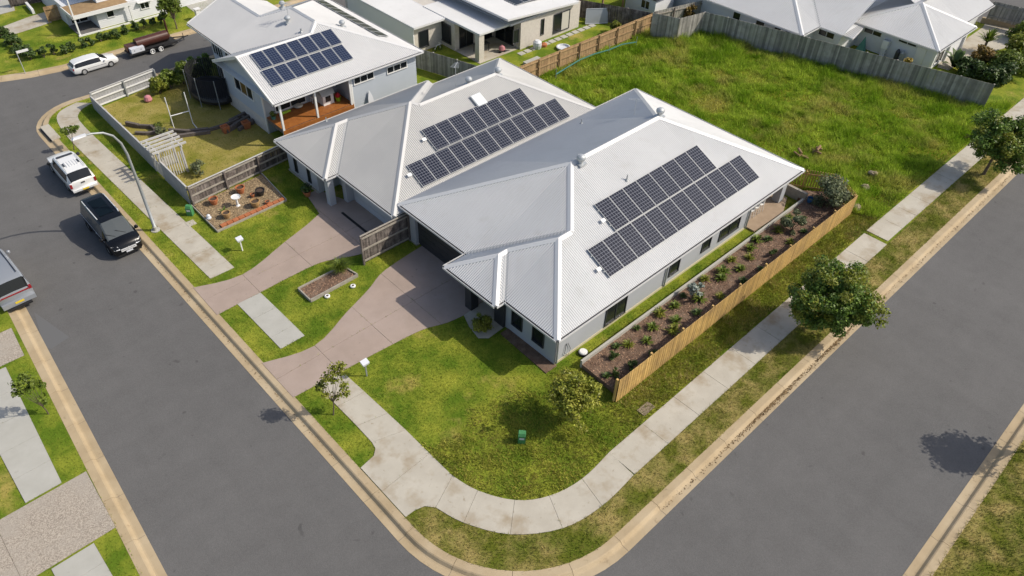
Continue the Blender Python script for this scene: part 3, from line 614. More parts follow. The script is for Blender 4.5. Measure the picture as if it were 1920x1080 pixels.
N = np.array([-PLf[0], -PLf[1], 1.0]); d = ray(1189, 216); t = (PLf[2]-N@CAM)/(N@d); q = CAM+t*d; antenna(roof, q[0], q[1], q[2], 1.15, 2.2)

# ------------------------------------------------------------------ neighbouring house
E2 = 2.15; x0, x1, yr, yl, yl2, xw, xs_, ywr = .18, 17.85, 12.9, 24.1, 23.45, -.7, 11.53, 18.45
H2 = thing('house', 'pale grey hip roof house with skylight and twenty solar panels beside the corner house', 'house', (9, 18, 0))
hy = (yl-yr)/2; ry1 = yr+hy; hb = (yl2-yr)/2; ry2 = yr+hb; hv = (yl-ywr)/2; wv = ywr+hv
NR = plane((0, yr, E2), 0, T); NLa = plane((0, yl, E2), 0, -T); NLb = plane((0, yl2, E2), 0, -T); NF = plane((x0, 0, E2), T, 0); NWf = plane((xw, 0, E2), T, 0); NWr = plane((0, ywr, E2), 0, T); NB = plane((x1, 0, E2), -T, 0); NS = plane((xs_, 0, E2), -T, 0)
ax = xs_-hy; vx = xs_-hb
mb = MB()
for po, pl in (([(x0, yr), (x1, yr), (x1-hb, ry2), (vx, ry2), (ax, ry1), (x0+hy, ry1)], NR), ([(xw, yl), (xs_, yl), (ax, ry1), (x0+hy, ry1), (x0+hv, wv), (xw+hv, wv)], NLa),
               ([(x0, ywr), (x0, yr), (x0+hy, ry1), (x0+hv, wv)], NF), ([(xw, yl), (xw, ywr), (xw+hv, wv)], NWf), ([(xw, ywr), (x0, ywr), (x0+hv, wv), (xw+hv, wv)], NWr),
               ([(xs_, yl2), (x1, yl2), (x1-hb, ry2), (vx, ry2)], NLb), ([(xs_, yl), (xs_, yl2), (vx, ry2), (ax, ry1)], NS), ([(x1, yr), (x1, yl2), (x1-hb, ry2)], NB)): sheet_mesh(mb, po, pl)
roof2 = mb.build('roof', 'roof_grey', H2, smooth=True)
for p, q, A, B in (((x0, yr), (x0+hy, ry1), NF, NR), ((x0+hy, ry1), (x0+hv, wv), NF, NLa), ((x0+hv, wv), (xw+hv, wv), NWr, NLa), ((xw+hv, wv), (xw, ywr), NWf, NWr), ((xw+hv, wv), (xw, yl), NWf, NLa),
                   ((ax, ry1), (xs_, yl), NS, NLa), ((vx, ry2), (x1-hb, ry2), NR, NLb), ((x1-hb, ry2), (x1, yl2), NB, NLb), ((x1-hb, ry2), (x1, yr), NB, NR), ((x0+hy, ry1), (ax, ry1), NR, NLa), ((ax, ry1), (vx, ry2), NR, NS)): cap(roof2, p, q, A, B, 'cap_grey', w=.15)
cap(roof2, (x0, ywr), (x0+hv, wv), NF, NWr, 'valley', w=.1, h=-.01, name='valley_gutter', lift=.012); cap(roof2, (xs_, yl2), (vx, ry2), NS, NLb, 'valley', w=.1, h=-.01, name='valley_gutter', lift=.012)
for p, q, o_ in (((x0, ywr), (x0, yr), (-1, 0)), ((xw, yl), (xw, ywr), (-1, 0)), ((xw, ywr), (x0, ywr), (0, -1)), ((xw, yl), (xs_, yl), (0, 1)), ((xs_, yl2), (x1, yl2), (0, 1)), ((x1, yr+.6), (x1, yl2), (1, 0))): gutter(H2, p, q, E2-.01, o_)
MB().prism([(xw+.02, ywr+.02), (x0+.02, ywr+.02), (x0+.02, yr+.02), (x1-.02, yr+.02), (x1-.02, yl2-.02), (xs_-.02, yl2-.02), (xs_-.02, yl-.02), (xw+.02, yl-.02)], E2-.13, E2-.1).build('soffit', 'trim_white', H2)
MB().prism([(-.3, 20.2), (1.2, 20.2), (1.2, 18.2), (.95, 18.2), (.95, 13.46), (17.4, 13.46), (17.4, 23.0), (11.0, 23.0), (11.0, 23.65), (-.3, 23.65)], 0, E2-.13).build('wall', 'wall_neighbor', H2)
for y0, y1 in ((22.5, 22.85), (20.95, 21.3)): window(H2, 'x', -.3, y0, y1, .35, 1.85, -1, mull=0, fw=.05)
MB().box(-.52, -.12, 18.55, 18.95, 0, E2-.13).build('porch_pillar', 'wall_neighbor', H2); MB().box(.45, .949, 18.2, 18.6, 0, E2-.13).build('porch_pillar', 'wall_neighbor', H2)
MB().box(1.13, 1.199, 18.75, 19.7, .02, 1.95).build('front_door', 'black', H2)
gd = MB()
for k in range(4): gd.box(.9, .949, 13.7, 18.0, .02+k*.47, .02+k*.47+.455)
gd.build('garage_door', 'wall_neighbor', H2)
MB().box(-.4, -.301, 20.2, 23.65, 0, .12).build('plinth', 'concrete', H2)
PW2, PH2 = 1.005, 1.66
def onplane(px, py, pl):
    N = np.array([-pl[0], -pl[1], 1.0]); d = ray(px, py); t = (pl[2]-N@CAM)/(N@d); return CAM+t*d
q = onplane(794, 352, NR); r = panels(roof2, NR, (q[0]-.05, q[1]), (1, 0), 12, PW2, PH2, 'cells'); isolator(roof2, *r, .62, PH2)
q = onplane(820, 284, NR); r = panels(roof2, NR, (q[0]-.05, q[1]), (1, 0), 8, PW2, PH2, 'cells'); isolator(roof2, *r, .6, PH2)
q = onplane(845, 160, NLb); whirly(roof2, q[0], ry2+.3, zof(NLb, 0, ry2+.3), .18); whirly(roof2, x1-hb+.35, ry2+.1, zof(NB, x1-hb+.35, 0), .18)
q = onplane(850, 165, NLb); antenna(roof2, q[0]+.3, ry2+.9, zof(NLb, 0, ry2+.9), 1.6, .6)
q = onplane(897, 189, NR); N = Vector((-NR[0], -NR[1], 1)).normalized(); Y = N.cross(Vector((1, 0, 0))); c = Vector(q)+N*.08
m = MB(); m.bar(c-Y*.45, c+Y*.45, .8, .14, up=N, m=0); m.bar(c-Y*.4+N*.075, c+Y*.4+N*.075, .7, .03, up=N, m=1); m.build('skylight', ['galv', 'skylight'], roof2)
q = onplane(612, 228, NLa); pipe(roof2, q[0], q[1], q[2], .3)

# ------------------------------------------------------------------ raised blue weatherboard house
E3 = 3.4
H3 = thing('house', 'raised pale blue weatherboard house with orange timber deck and fourteen solar panels', 'house', (6, 33, 0))
t3, t4, t5 = .43, .42, .377
QR = plane((0, 25.95, E3), 0, t3); zr = zof(QR, 0, 30.02); QG = plane((0, 30.02, zr), 0, -t3); QF = plane((1.96, 0, E3), t4, 0)
za = zof(QR, 0, 30.8); QB = plane((7.05, 0, za), -t5, 0); QY = plane((0, 33.9, zof(QF, 7.05, 0)), 0, -.42); QL = plane((5.3, 0, zof(QF, 5.3, 0)), -.42, 0)
vx3 = 1.96+(zr-E3)/t4
mb = MB()
for po, pl in (([(.53, 25.95), (12.6, 25.95), (7.05, 30.8), (vx3, 30.02), (.53, 30.02)], QR), ([(.53, 30.02), (vx3, 30.02), (1.96, 34.09), (.53, 34.09)], QG), ([(1.96, 34.09), (1.96, 40.86), (5.3, 40.86), (5.3, 35.6), (7.05, 33.9), (7.05, 30.8), (vx3, 30.02)], QF),
               ([(12.6, 25.95), (12.6, 38.9), (7.05, 33.9), (7.05, 30.8)], QB), ([(7.05, 33.9), (5.3, 35.6), (8.6, 38.9), (12.6, 38.9)], QY), ([(5.3, 35.6), (5.3, 40.86), (8.6, 40.86), (8.6, 38.9)], QL)): sheet_mesh(mb, po, pl, .14, .026)
roof3 = mb.build('roof', 'roof_h3', H3, smooth=True)
for p, q, A, B in (((.53, 30.02), (vx3, 30.02), QR, QG), ((vx3, 30.02), (7.05, 30.8), QR, QF), ((7.05, 30.8), (12.6, 25.95), QR, QB), ((7.05, 30.8), (7.05, 33.9), QF, QB), ((7.05, 33.9), (5.3, 35.6), QF, QY), ((5.3, 35.6), (5.3, 40.86), QF, QL)): cap(roof3, p, q, A, B, 'cap_white', w=.14)
cap(roof3, (1.96, 34.09), (vx3, 30.02), QG, QF, 'valley', w=.09, h=-.01, name='valley_gutter', lift=.012)
m = MB()
for a, b in (((.5, 25.95), (.5, 30.02)), ((.5, 30.02), (.5, 34.09))):
    pl = QR if a[1] < 30 else QG
    m.bar((a[0], a[1], zof(pl, *a)-.04), (b[0], b[1], zof(pl, *b)-.04), .06, .2)
m.bar((1.96, 40.88, E3-.04), (5.3, 40.88, zof(QF, 5.3, 0)-.04), .06, .2); m.build('barge_board', 'trim_white', H3)
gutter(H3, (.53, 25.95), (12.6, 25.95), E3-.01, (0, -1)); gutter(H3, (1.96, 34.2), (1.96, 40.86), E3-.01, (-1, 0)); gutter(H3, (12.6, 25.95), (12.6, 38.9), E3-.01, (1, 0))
zi = E3-.12
MB().box(.55, 12.58, 25.97, 34.07, zi-.02, zi).build('soffit', 'trim_white', H3)
MB().prism([(.95, 28.45), (6.6, 28.45), (6.6, 26.35), (12.2, 26.35), (12.2, 38.4), (2.4, 38.4), (2.4, 33.7), (.95, 33.7)], 0, zi-.02).build('wall', 'board_blue', H3)
m = MB(); m.add([(1.0, 26.4, zi), (1.0, 33.7, zi), (1.0, 30.02, zr-.12)], [(0, 1, 2)]); m.add([(.95, 26.4, zi), (.95, 33.7, zi), (.95, 30.02, zr-.12)], [(0, 2, 1)]); m.build('gable_end', 'board_blue', H3)
def gtop(t):
    if t < zi: return (28.45, 33.7)
    d = (t-zi)/t3; return (26.5+d, 33.6-d)
boards(H3, 'x', .95, 28.45, 33.7, 1.05, zr-.2, -1, 'board_blue', .17, topf=gtop)
boards(H3, 'x', .95, 28.45, 33.7, 0, 1.03, -1, 'brick_pale', .13, name='base_blockwork')
boards(H3, 'y', 26.35, 6.62, 12.2, .0, zi-.02, -1, 'board_blue', .19)
boards(H3, 'y', 28.45, .95, 6.6, 1.25, zi-.02, -1, 'board_blue', .17); boards(H3, 'x', 2.4, 33.75, 38.4, 0, zi-.02, -1, 'board_white', .17)
for px in (28.45, 33.7): MB().box(.9, .99, px-.05, px+.05, 0, zi).build('corner_trim', 'trim_white', H3)
MB().box(6.55, 6.66, 26.29, 26.4, 0, zi).build('corner_trim', 'trim_white', H3)
wd = window(H3, 'x', .92, 29.6, 32.15, 1.95, 3.22, -1, frame='trim_white', mull=2)
for k, o in enumerate(wd.children):
    if k == 1: o.data.materials[0] = MATS['amber_pane']
window(H3, 'y', 26.32, 6.8, 8.5, 2.5, 3.05, -1, frame='trim_white', mull=2); window(H3, 'y', 26.32, 9.6, 11.4, 2.4, 2.95, -1, frame='trim_white', mull=2)
window(H3, 'y', 28.42, 1.7, 4.1, 1.35, 3.0, -1, frame='trim_white', mull=1)
window(H3, 'x', 2.37, 34.6, 36.2, 1.9, 2.9, -1, frame='trim_white', mull=3); window(H3, 'x', 2.37, 36.6, 38.2, 1.9, 2.9, -1, frame='trim_white', mull=3)
dk = thing('timber_deck', 'orange stained timber deck under the roof of the raised blue house', 'deck', (3.7, 27.3, 0))
nb = 17
for k in range(nb): MB().box(.98, 6.56, 26.28+k*(2.15/nb), 26.28+(k+.9)*(2.15/nb), 1.21, 1.25).build('deck_board', 'deck_orange', dk)
for k in range(3): MB().box(.97, 6.56, 26.2, 26.26, .6+k*.2, .6+k*.2+.185).build('fascia_board', 'deck_orange', dk)
MB().box(1.0, 6.5, 26.3, 28.4, .9, 1.2).build('joists', 'sleeper', dk)
for x in (1.05, 3.68, 6.42): MB().box(x-.065, x+.065, 26.22, 26.35, 0 if x < 2 else .6, zi).build('verandah_post', 'trim_white', H3)
PW3, PH3 = .86, 1.42
q = onplane(511, 164, QR); panels(roof3, QR, (q[0]+.02, q[1]), (1, 0), 7, PW3, PH3, 'cells_blue', gap=.035, lift=.09); q = onplane(490, 132, QR); panels(roof3, QR, (q[0], q[1]), (1, 0), 7, PW3, PH3, 'cells_blue', gap=.035, lift=.09)
panels(roof3, QB, (11.55, 28.6), (0, 1), 10, .86, 1.0, 'cells_black', gap=.06, lift=.09)
for px, py, pl in ((540, 42, QF), (642, 50, QB), (530, 14, QF)): q = onplane(px, py, pl); whirly(roof3, q[0], q[1], q[2]+.05, .17)
q = onplane(565, 60, QF); pipe(roof3, q[0], q[1], q[2], .25, .06)
q = onplane(541, 33, QF); antenna(roof3, q[0], q[1], q[2], 1.1, 2.0)
# things on and under the deck
c = thing('playhouse', 'white timber cubby house with pitched roof standing on the deck', 'playhouse', (5.3, 27.6, 1.25))
m = MB(); m.box(4.75, 5.6, 27.2, 28.1, 1.25, 2.05); m.build('wall', 'trim_white', c)
m = MB(); m.add([(4.65, 27.1, 2.0), (5.7, 27.1, 2.0), (5.7, 28.2, 2.0), (4.65, 28.2, 2.0), (4.65, 27.65, 2.5), (5.7, 27.65, 2.5)], [(0, 1, 5, 4), (2, 3, 4, 5), (1, 2, 5), (3, 0, 4), (3, 2, 1, 0)]); m.build('roof', 'galv', c)
MB().box(4.95, 5.35, 27.17, 27.199, 1.5, 1.9).build('window', 'glass_house', c)
o = MB().box(4.35, 4.75, 28.0, 28.35, 1.62, 1.66).box(4.37, 4.42, 28.02, 28.07, 1.25, 1.62).box(4.68, 4.73, 28.02, 28.07, 1.25, 1.62).box(4.37, 4.42, 28.28, 28.33, 1.25, 1.62).box(4.68, 4.73, 28.28, 28.33, 1.25, 1.62).build('side_table', 'trim_white'); tag(o, 'small white table beside the cubby house on the deck', 'table')
c = thing('play_bucket', 'lime green toy tub with red toy beside the cubby house', 'toy tub', (5.95, 27.25, 1.25))
MB().lathe((5.95, 27.25, 1.25), [(.14, 0), (.2, .3), (.18, .3), (.13, .06)], 12).build('tub', 'lime', c); MB().lathe((5.97, 27.27, 1.42), [(.1, 0), (.17, .15), (.16, .32), (.06, .42)], 10).build('toy', 'red_plastic', c)
o = MB().lathe((3.35, 28.25, 1.25), [(.12, 0), (.3, .06), (.34, .14), (.26, .2), (.12, .22)], 16).build('round_cushion', 'curtain'); tag(o, 'round cream cushion by the back wall of the deck', 'cushion')
o = MB().tube([(1.9, 28.0, 1.36), (2.6, 28.05, 1.36)], .09, 10).build('rolled_mat', 'lime'); tag(o, 'lime green rolled mat lying on the deck', 'mat')
c = thing('pot_plant', 'green leafy pot plant at the left end of the deck', 'pot plant', (1.25, 27.9, 1.25)); MB().lathe((1.25, 27.9, 1.25), [(.12, 0), (.17, .25), (.15, .25), (.1, .2)], 12).build('pot', 'teal', c)
o = thing('surfboard', 'white surfboard leaning on the raised house side wall', 'surfboard', (7.9, 26.0, 0)); m = MB(); vs = [(7.9+.22*math.sin(math.pi*k/10)*s_, 26.02+.22*k/10, .3+1.5*k/10) for k in range(11) for s_ in (-1, 1)]
m.add(vs+[(a, b-.05, c_) for a, b, c_ in vs], [(2*k, 2*k+1, 2*k+3, 2*k+2) for k in range(10)]+[(22+2*k, 22+2*k+2, 22+2*k+3, 22+2*k+1) for k in range(10)]); m.build('board', 'label_white', o)
# ------------------------------------------------------------------ modern brick house behind
def win_y(root, c, p0, p1, zt, **k):   # window on a wall y=c from its lower corners in view
    a = onY(*p0, c); b = onY(*p1, c); return window(root, 'y', c, float(a[0]), float(b[0]), float((a[2]+b[2])/2), zt, -1, **k)
H4 = thing('house', 'pale brick flat-roofed modern house with covered patio behind the brown fence', 'house', (22, 31, 0))
def flat_roof(root, pts, th=.16, m='roof_white', pitch=.24, name='roof', axis='x'):
    # skillion sheet over 4 corners given with heights; ribs run along x
    (ax_, ay_, az_), (bx_, by_, bz_), (cx_, cy__, cz_) = pts[:3]
    n = (Vector(pts[1])-Vector(pts[0])).cross(Vector(pts[2])-Vector(pts[0]));
    if n.z < 0: n = -n
    pl = (-n.x/n.z, -n.y/n.z, (n.dot(Vector(pts[0])))/n.z)
    mb = MB(); sheet_mesh(mb, [p[:2] for p in pts], pl, pitch, .028, .01)
    o = mb.build(name, m, root, smooth=False)
    f = MB(); k = len(pts)
    for i in range(k):
        a, b = pts[i], pts[(i+1) % k]; f.bar((a[0], a[1], a[2]-th/2+.01), (b[0], b[1], b[2]-th/2+.01), .06, th)
    f.build('fascia', 'gutter', root)
    mb = MB(); mb.add([(p[0], p[1], p[2]-.06) for p in pts], [tuple(range(k))]); mb.build('soffit', 'trim_white', root); return o, pl
flat_roof(H4, [(15.85, 31.3, 2.4), (19.2, 31.3, 2.36), (19.2, 42, 2.36), (15.85, 42, 2.4)])
flat_roof(H4, [(19.1, 27.15, 2.4), (23.05, 27.15, 2.32), (23.05, 34.3, 2.32), (19.1, 34.3, 2.4)])
zl = float(onY(952, 37, 26.4)[2]); e = onY(1085, 3, 26.4)
up, upl = flat_roof(H4, [(float(onY(952, 37, 26.4)[0]), 26.4, zl), (float(e[0]), 26.4, float(e[2])), (float(e[0]), 38, float(e[2])), (float(onY(952, 37, 26.4)[0]), 38, zl)])
panels(up, upl, (24.2, 28.3), (1, 0), 5, .9, 1.5, 'cells_black', lift=.08); panels(up, upl, (24.2, 29.95), (1, 0), 5, .9, 1.5, 'cells_black', lift=.08)
MB().box(16.15, 19.0, 31.75, 41.5, 0, 2.25).build('wall', 'brick_pale', H4)
MB().prism([(19.0, 30.1), (23.3, 30.1), (23.3, 26.8), (30.4, 26.8), (30.4, 37.5), (19.0, 37.5)], 0, 2.28).build('wall', 'brick_pale', H4)
MB().box(22.2, 30.2, 26.85, 37, 2.281, min(zl, float(e[2]))-.1).build('upper_wall', 'wall_neighbor', H4)
MB().box(16.05, 16.149, 31.7, 41, 0, 2.3).build('side_wall', 'trim_white', H4)
MB().box(19.12, 19.65, 27.2, 27.7, 0, 2.2).build('patio_pillar', 'brick_pale', H4)
window(H4, 'y', 31.75, 16.6, 17.6, .3, 1.7, -1, mull=0); window(H4, 'x', 19.0, 30.5, 32.6, .35, 2.0, -1, mull=0, fw=.09); window(H4, 'y', 30.1, 19.5, 21.0, .05, 2.0, -1, mull=1); window(H4, 'y', 30.1, 21.4, 23.1, .05, 2.0, -1, mull=1); window(H4, 'x', 23.3, 27.6, 29.8, .05, 2.0, -1, mull=1)
wo = win_y(H4, 26.8, (1036, 62), (1066, 54), 1.95, mull=1)
wo.children[1].data.materials[0] = MATS['curtain']
win_y(H4, 26.8, (1013, 66), (1019, 64), 1.95, mull=0); win_y(H4, 26.8, (961, 84), (972, 80), 1.9, mull=0)
path('patio', [[(19.0, 27.0), (23.3, 27.0), (23.3, 30.1), (19.0, 30.1)]], 'concrete', .05)
sp = thing('stepping_path', kind='structure')
for k in range(13): x = 22.6+k*.72; MB().box(x, x+.58, 25.95, 26.45, -.02, .04).build('paver', 'concrete_new', sp)
# yard things of the modern house
c = thing('folded_trampoline', 'grey mesh trampoline mat stood on edge against the dark fence', 'trampoline mat', (31.9, 26.4, 0)); m = MB(); q = [(31.3, 26.9), (32.9, 25.9)]
fr = [(31.2, 26.7, .08), (32.9, 25.6, .08), (33.1, 25.9, 1.25), (31.5, 27.0, 1.25)]; m.tube(fr+[fr[0]], .04, 6); m.build('frame', 'galv', c); MB().add(fr, [(0, 1, 2, 3)]).build('mat', 'steel', c)
o = MB().lathe((24.6, 26.1, 0), [(.3, 0), (.38, .3), (.36, .55), (.2, .7)], 12).build('toy_drum', 'label_white'); tag(o, 'white and pink plastic toy beside the brick wall', 'toy')
o = MB().lathe((25.3, 26.0, 0), [(.25, 0), (.28, .2), (.1, .32)], 12).build('toy_ball', 'terracotta'); tag(o, 'orange plastic toy on the pavers by the brick wall', 'toy')
c = thing('outdoor_table', 'dark outdoor table on the covered patio', 'table', (20.6, 28.6, 0)); MB().box(20.0, 21.2, 28.2, 29.0, .68, .73).build('table_top', 'frame_dark', c)
for a, b in ((20.05, 28.25), (21.1, 28.25), (20.05, 28.9), (21.1, 28.9)): MB().box(a, a+.06, b, b+.06, 0, .68).build('leg', 'frame_dark', c)
c = thing('ride_on_toy', 'small pink ride-on toy at the patio edge', 'toy', (21.8, 27.4, 0)); MB().lathe((21.8, 27.4, .15), [(.1, 0), (.3, .15), (.22, .4), (.05, .5)], 10).build('body', 'pink', c); MB().lathe((21.55, 27.4, 0), [(.12, 0), (.12, .1)], 10).build('wheel', 'rubber', c); MB().lathe((22.05, 27.4, 0), [(.12, 0), (.12, .1)], 10).build('wheel', 'rubber', c)
c = thing('kids_bike', 'black and white toy bike by the garage wing wall', 'toy bike', (17.9, 31.0, 0))
for x in (17.6, 18.2):
    m = MB(); m.tube([(x+.2*math.cos(a*.524), 31.0, .2+.2*math.sin(a*.524)) for a in range(13)], .03, 6); m.build('wheel', 'rubber', c)
m = MB(); m.tube([(17.6, 31, .2), (17.85, 31, .5), (18.15, 31, .52), (18.2, 31, .2)], .025, 6); m.tube([(18.15, 30.85, .62), (18.15, 31.15, .62)], .02, 6); m.build('frame', 'white_plastic', c)
o = MB().box(21.6, 23.2, 23.9, 24.7, 0, .25).box(21.7, 23.1, 24.0, 24.6, .2501, .2502).build('sandpit', 'concrete_new'); tag(o, 'pale rectangular sandpit behind the brown fence', 'sandpit')
o = MB().lathe((26.2, 24.6, 0), [(.5, 0), (.6, .2), (.5, .22), (.45, .08)], 14).build('paddling_pool', 'label_white'); tag(o, 'small grey paddling pool on the lawn behind the brown fence', 'paddling pool')

# ------------------------------------------------------------------ house at the upper right
H5 = thing('house', 'sprawling light grey multi-hip roof house behind the long grey fence', 'house', (45, 9, 0))
t = .45; E5 = 2.0
A1 = plane((38.97, 0, E5), t, 0); A2 = plane((0, 10.5, E5), 0, t); A3 = plane((41.6, 0, E5), t, 0); Bx = plane((44.9, 0, E5), t, 0); By = plane((0, 1.75, E5), 0, t); Bb = plane((0, 9.5, E5), 0, -t); Bz = plane((52.2, 0, E5), -t, 0); Cc = plane((0, 2.7, E5), 0, t)
mb = MB()
for po, pl in (([(38.97, 10.5), (38.97, 34), (48.6, 34), (48.6, 20.13)], A1), ([(38.97, 10.5), (41.6, 10.5), (51.2, 20.1), (48.6, 20.13)], A2), ([(41.6, 8.3), (41.6, 10.5), (51.2, 20.1), (51.2, 8.3)], A3),
               ([(44.9, 1.75), (44.9, 9.5), (48.78, 5.63)], Bx), ([(44.9, 1.75), (52.2, 1.75), (48.55, 5.4), (48.78, 5.63)], By), ([(44.9, 9.5), (52.5, 9.5), (52.5, 5.63), (48.78, 5.63)], Bb),
               ([(48.6, 6.0), (52.0, 2.7), (58.4, 2.7), (58.4, 10), (48.6, 10)], Cc)): sheet_mesh(mb, po, pl, .16, .03)
roof5 = mb.build('roof', 'roof_white', H5, smooth=True)
for p, q, A, B in (((38.97, 10.5), (48.6, 20.13), A1, A2), ((44.9, 1.75), (48.78, 5.63), Bx, By), ((44.9, 9.5), (48.78, 5.63), Bx, Bb), ((48.7, 5.5), (52.2, 1.75), By, Bz)): cap(roof5, p, q, A, B, 'cap_white', w=.16)
cap(roof5, (41.6, 10.5), (51.2, 20.1), A2, A3, 'valley', w=.12, h=-.01, name='valley_gutter', lift=.012)
flat_roof(H5, [(42.0, 9.6, 1.85), (42.2, 7.7, 1.75), (45.2, 8.2, 1.85), (45.2, 9.7, 1.95)], name='porch_roof')
for p, q, o_ in (((38.97, 34), (38.97, 10.5), (-1, 0)), ((38.97, 10.5), (41.6, 10.5), (0, -1)), ((41.6, 10.5), (41.6, 8.3), (-1, 0)), ((44.9, 9.5), (44.9, 1.75), (-1, 0)), ((44.9, 1.75), (52.2, 1.75), (0, -1)), ((52.2, 2.7), (58.4, 2.7), (0, -1))): gutter(H5, p, q, E5-.01, o_)
MB().prism([(39.4, 34), (39.4, 10.95), (42.0, 10.95), (42.0, 8.6), (45.3, 8.6), (45.3, 2.15), (51.6, 2.15), (51.6, 3.4), (58, 3.4), (58, 34)], 0, E5-.12).build('wall', 'board_white', H5)
boards(H5, 'x', 45.3, 2.15, 8.6, 0, E5-.14, -1, 'board_white', .16); boards(H5, 'x', 39.4, 10.95, 26, 0, E5-.14, -1, 'board_white', .16); boards(H5, 'x', 42.0, 8.6, 10.95, 0, E5-.14, -1, 'board_white', .16); boards(H5, 'y', 2.15, 45.3, 51.6, 0, E5-.14, -1, 'board_white', .16)
for y0, y1, z0, c_ in ((16.6, 17.4, 1.05, 39.37), (14.2, 15.1, 1.0, 39.37), (12.6, 13.3, 1.0, 39.37), (11.6, 12.3, 1.0, 39.37), (9.1, 10.6, 1.2, 41.97), (6.6, 8.2, 1.3, 45.27), (3.6, 5.2, 1.5, 45.27)): window(H5, 'x', c_, y0, y1, z0, 1.78, -1, frame='trim_white', mull=1 if y1-y0 > 1 else 0)
MB().box(45.2, 45.264, 2.75, 3.5, 0, 1.7).build('side_door', 'trim_white', H5)
for x in (45.4, 48.3, 51.4): MB().box(x-.12, x+.12, 1.95, 2.2, 0, E5-.12).build('corner_post', 'trim_white', H5)
window(H5, 'y', 2.12, 46.2, 47.6, .3, 1.7, -1, frame='trim_white', mull=1)
c = thing('meter_box', 'white meter box on a stand against the white board wall', 'meter box', (44.9, 6.0, 0)); MB().box(44.85, 45.2, 5.7, 6.2, .7, 1.4).build('box', 'white_plastic', c); MB().box(44.9, 45.1, 5.75, 6.15, 0, .7).build('stand', 'label_white', c)
for k, (y, lab) in enumerate(((4.75, 'left dark gas bottle beside the white board wall'), (4.35, 'right grey gas bottle beside the white board wall'))):
    o = MB().lathe((44.95, y, 0), [(.16, 0), (.18, .1), (.18, .85), (.12, 1.0), (.06, 1.08)], 12).build('gas_bottle', ('frame_dark', 'steel')[k]); tag(o, lab, 'gas bottle')
o = MB().add([(44.2, 7.2, 0), (44.2, 8.0, 0), (44.6, 7.6, 1.3), (44.9, 7.3, 0)], [(0, 1, 2), (1, 3, 2), (3, 0, 2), (0, 3, 1)]).build('folded_umbrella', 'teal'); tag(o, 'teal covered folded umbrella beside the grey fence', 'umbrella')
for o in [H5]+[q for q in bpy.data.objects if q.parent is None and q.name.split('.')[0] in ('meter_box', 'gas_bottle', 'folded_umbrella')]: o.location = o.location+Vector((1.0, .37, 0))
DR5 = [G2(*p) for p in ((1757, 126), (1768, 103), (1842, 52), (1850, 40), (1960, 62), (1893, 88), (1850, 100), (1812, 113), (1778, 132))]
path('driveway', [DR5], 'concrete', .03)
a, b = G2(1838, 42), G2(1918, 58); m = MB(); m.bar((*a, .25), (*b, .25), .3, .5); o = m.build('retaining_wall', 'sand_wall'); tag(o, 'tan block retaining wall above the concrete drive', 'wall')

# ------------------------------------------------------------------ white balcony house, upper left
H6 = thing('house', 'white weatherboard two-storey house with balcony across the side street', 'house', (1, 54, 0))
MB().prism([(-1.15, 52.35), (8.5, 52.35), (8.5, 62), (-2.9, 62), (-2.9, 54.4), (-1.15, 54.4)], 0, 1.6).build('wall', 'board_white', H6)
boards(H6, 'y', 52.35, -1.15, 8.5, 0, 1.55, -1, 'board_white', .13); boards(H6, 'x', -1.15, 52.35, 54.4, 0, 1.55, -1, 'board_white', .13)
MB().box(-3.05, 1.55, 51.85, 54.4, 1.56, 1.66).build('balcony_floor', 'timber_brown', H6)
m = MB(); m.box(-3.1, 1.6, 51.78, 51.849, 1.42, 1.72); m.box(-3.12, -3.051, 51.78, 54.4, 1.42, 1.72); m.build('balcony_fascia', 'trim_white', H6)
MB().box(-.5, 9, 53.4, 61, 1.66, 3.6).build('upper_wall', 'board_white', H6); boards(H6, 'y', 53.4, -.5, 9, 1.7, 3.5, -1, 'board_white', .13)
for x in (-2.95, 1.5): MB().box(x-.06, x+.06, 51.86, 51.98, 0, 1.42).build('post', 'trim_white', H6)
MB().box(-3.0, -2.9, 51.9, 52.0, 1.66, 3.2).build('post', 'trim_white', H6)
window(H6, 'y', 54.4, -2.7, -1.3, .1, 1.35, -1, frame='trim_white', mull=1); window(H6, 'y', 52.32, -.35, .3, .7, 1.35, -1, frame='trim_white', mull=0); window(H6, 'y', 52.32, 2.5, 3.3, .65, 1.25, -1, frame='trim_white', mull=1)
MB().box(2.3, 3.6, 51.95, 52.3, 1.32, 1.38).build('window_hood', 'trim_white', H6)
path('patio', [[(-3.0, 51.9), (-1.15, 52.0), (-1.15, 54.4), (-3.0, 54.4)]], 'slate', .05)
MB().box(-3.1, 4.4, 51.74, 51.85, 0, .12).build('edging', 'trim_white', H6)
flat_roof(H6, [(-.9, 53.0, 3.62), (9.2, 53.0, 3.62), (9.2, 61.5, 3.9), (-.9, 61.5, 3.9)])
path('driveway', [[G2(*p) for p in ((-20, 78), (-20, 60), (55, 32), (88, 22), (97, 42), (42, 60))]], 'concrete', .03)
path('driveway', [[G2(*p) for p in ((-10, 30), (-10, -20), (20, -20), (28, 20))]], 'concrete_new', .03)
a, b = G2(52, 12), G2(64, 26); m = MB(); m.bar((*a, .2), (*b, .2), .2, .4); o = m.build('garden_wall', 'trim_white'); tag(o, 'low white garden wall beside the shaded grey drive', 'wall')
o = MB().box(5.75, 6.15, 48.7, 49.05, 0, .9).box(5.7, 6.2, 48.65, 49.1, .9, .97).build('letterbox_pillar', 'trim_white'); tag(o, 'white rendered letterbox pillar across the side street', 'letterbox')
MB().prism([(6.3, 49.6), (16, 49.4), (16, 60), (6.6, 60)], -.05, .02).build('driveway', 'concrete_new', kind='structure')
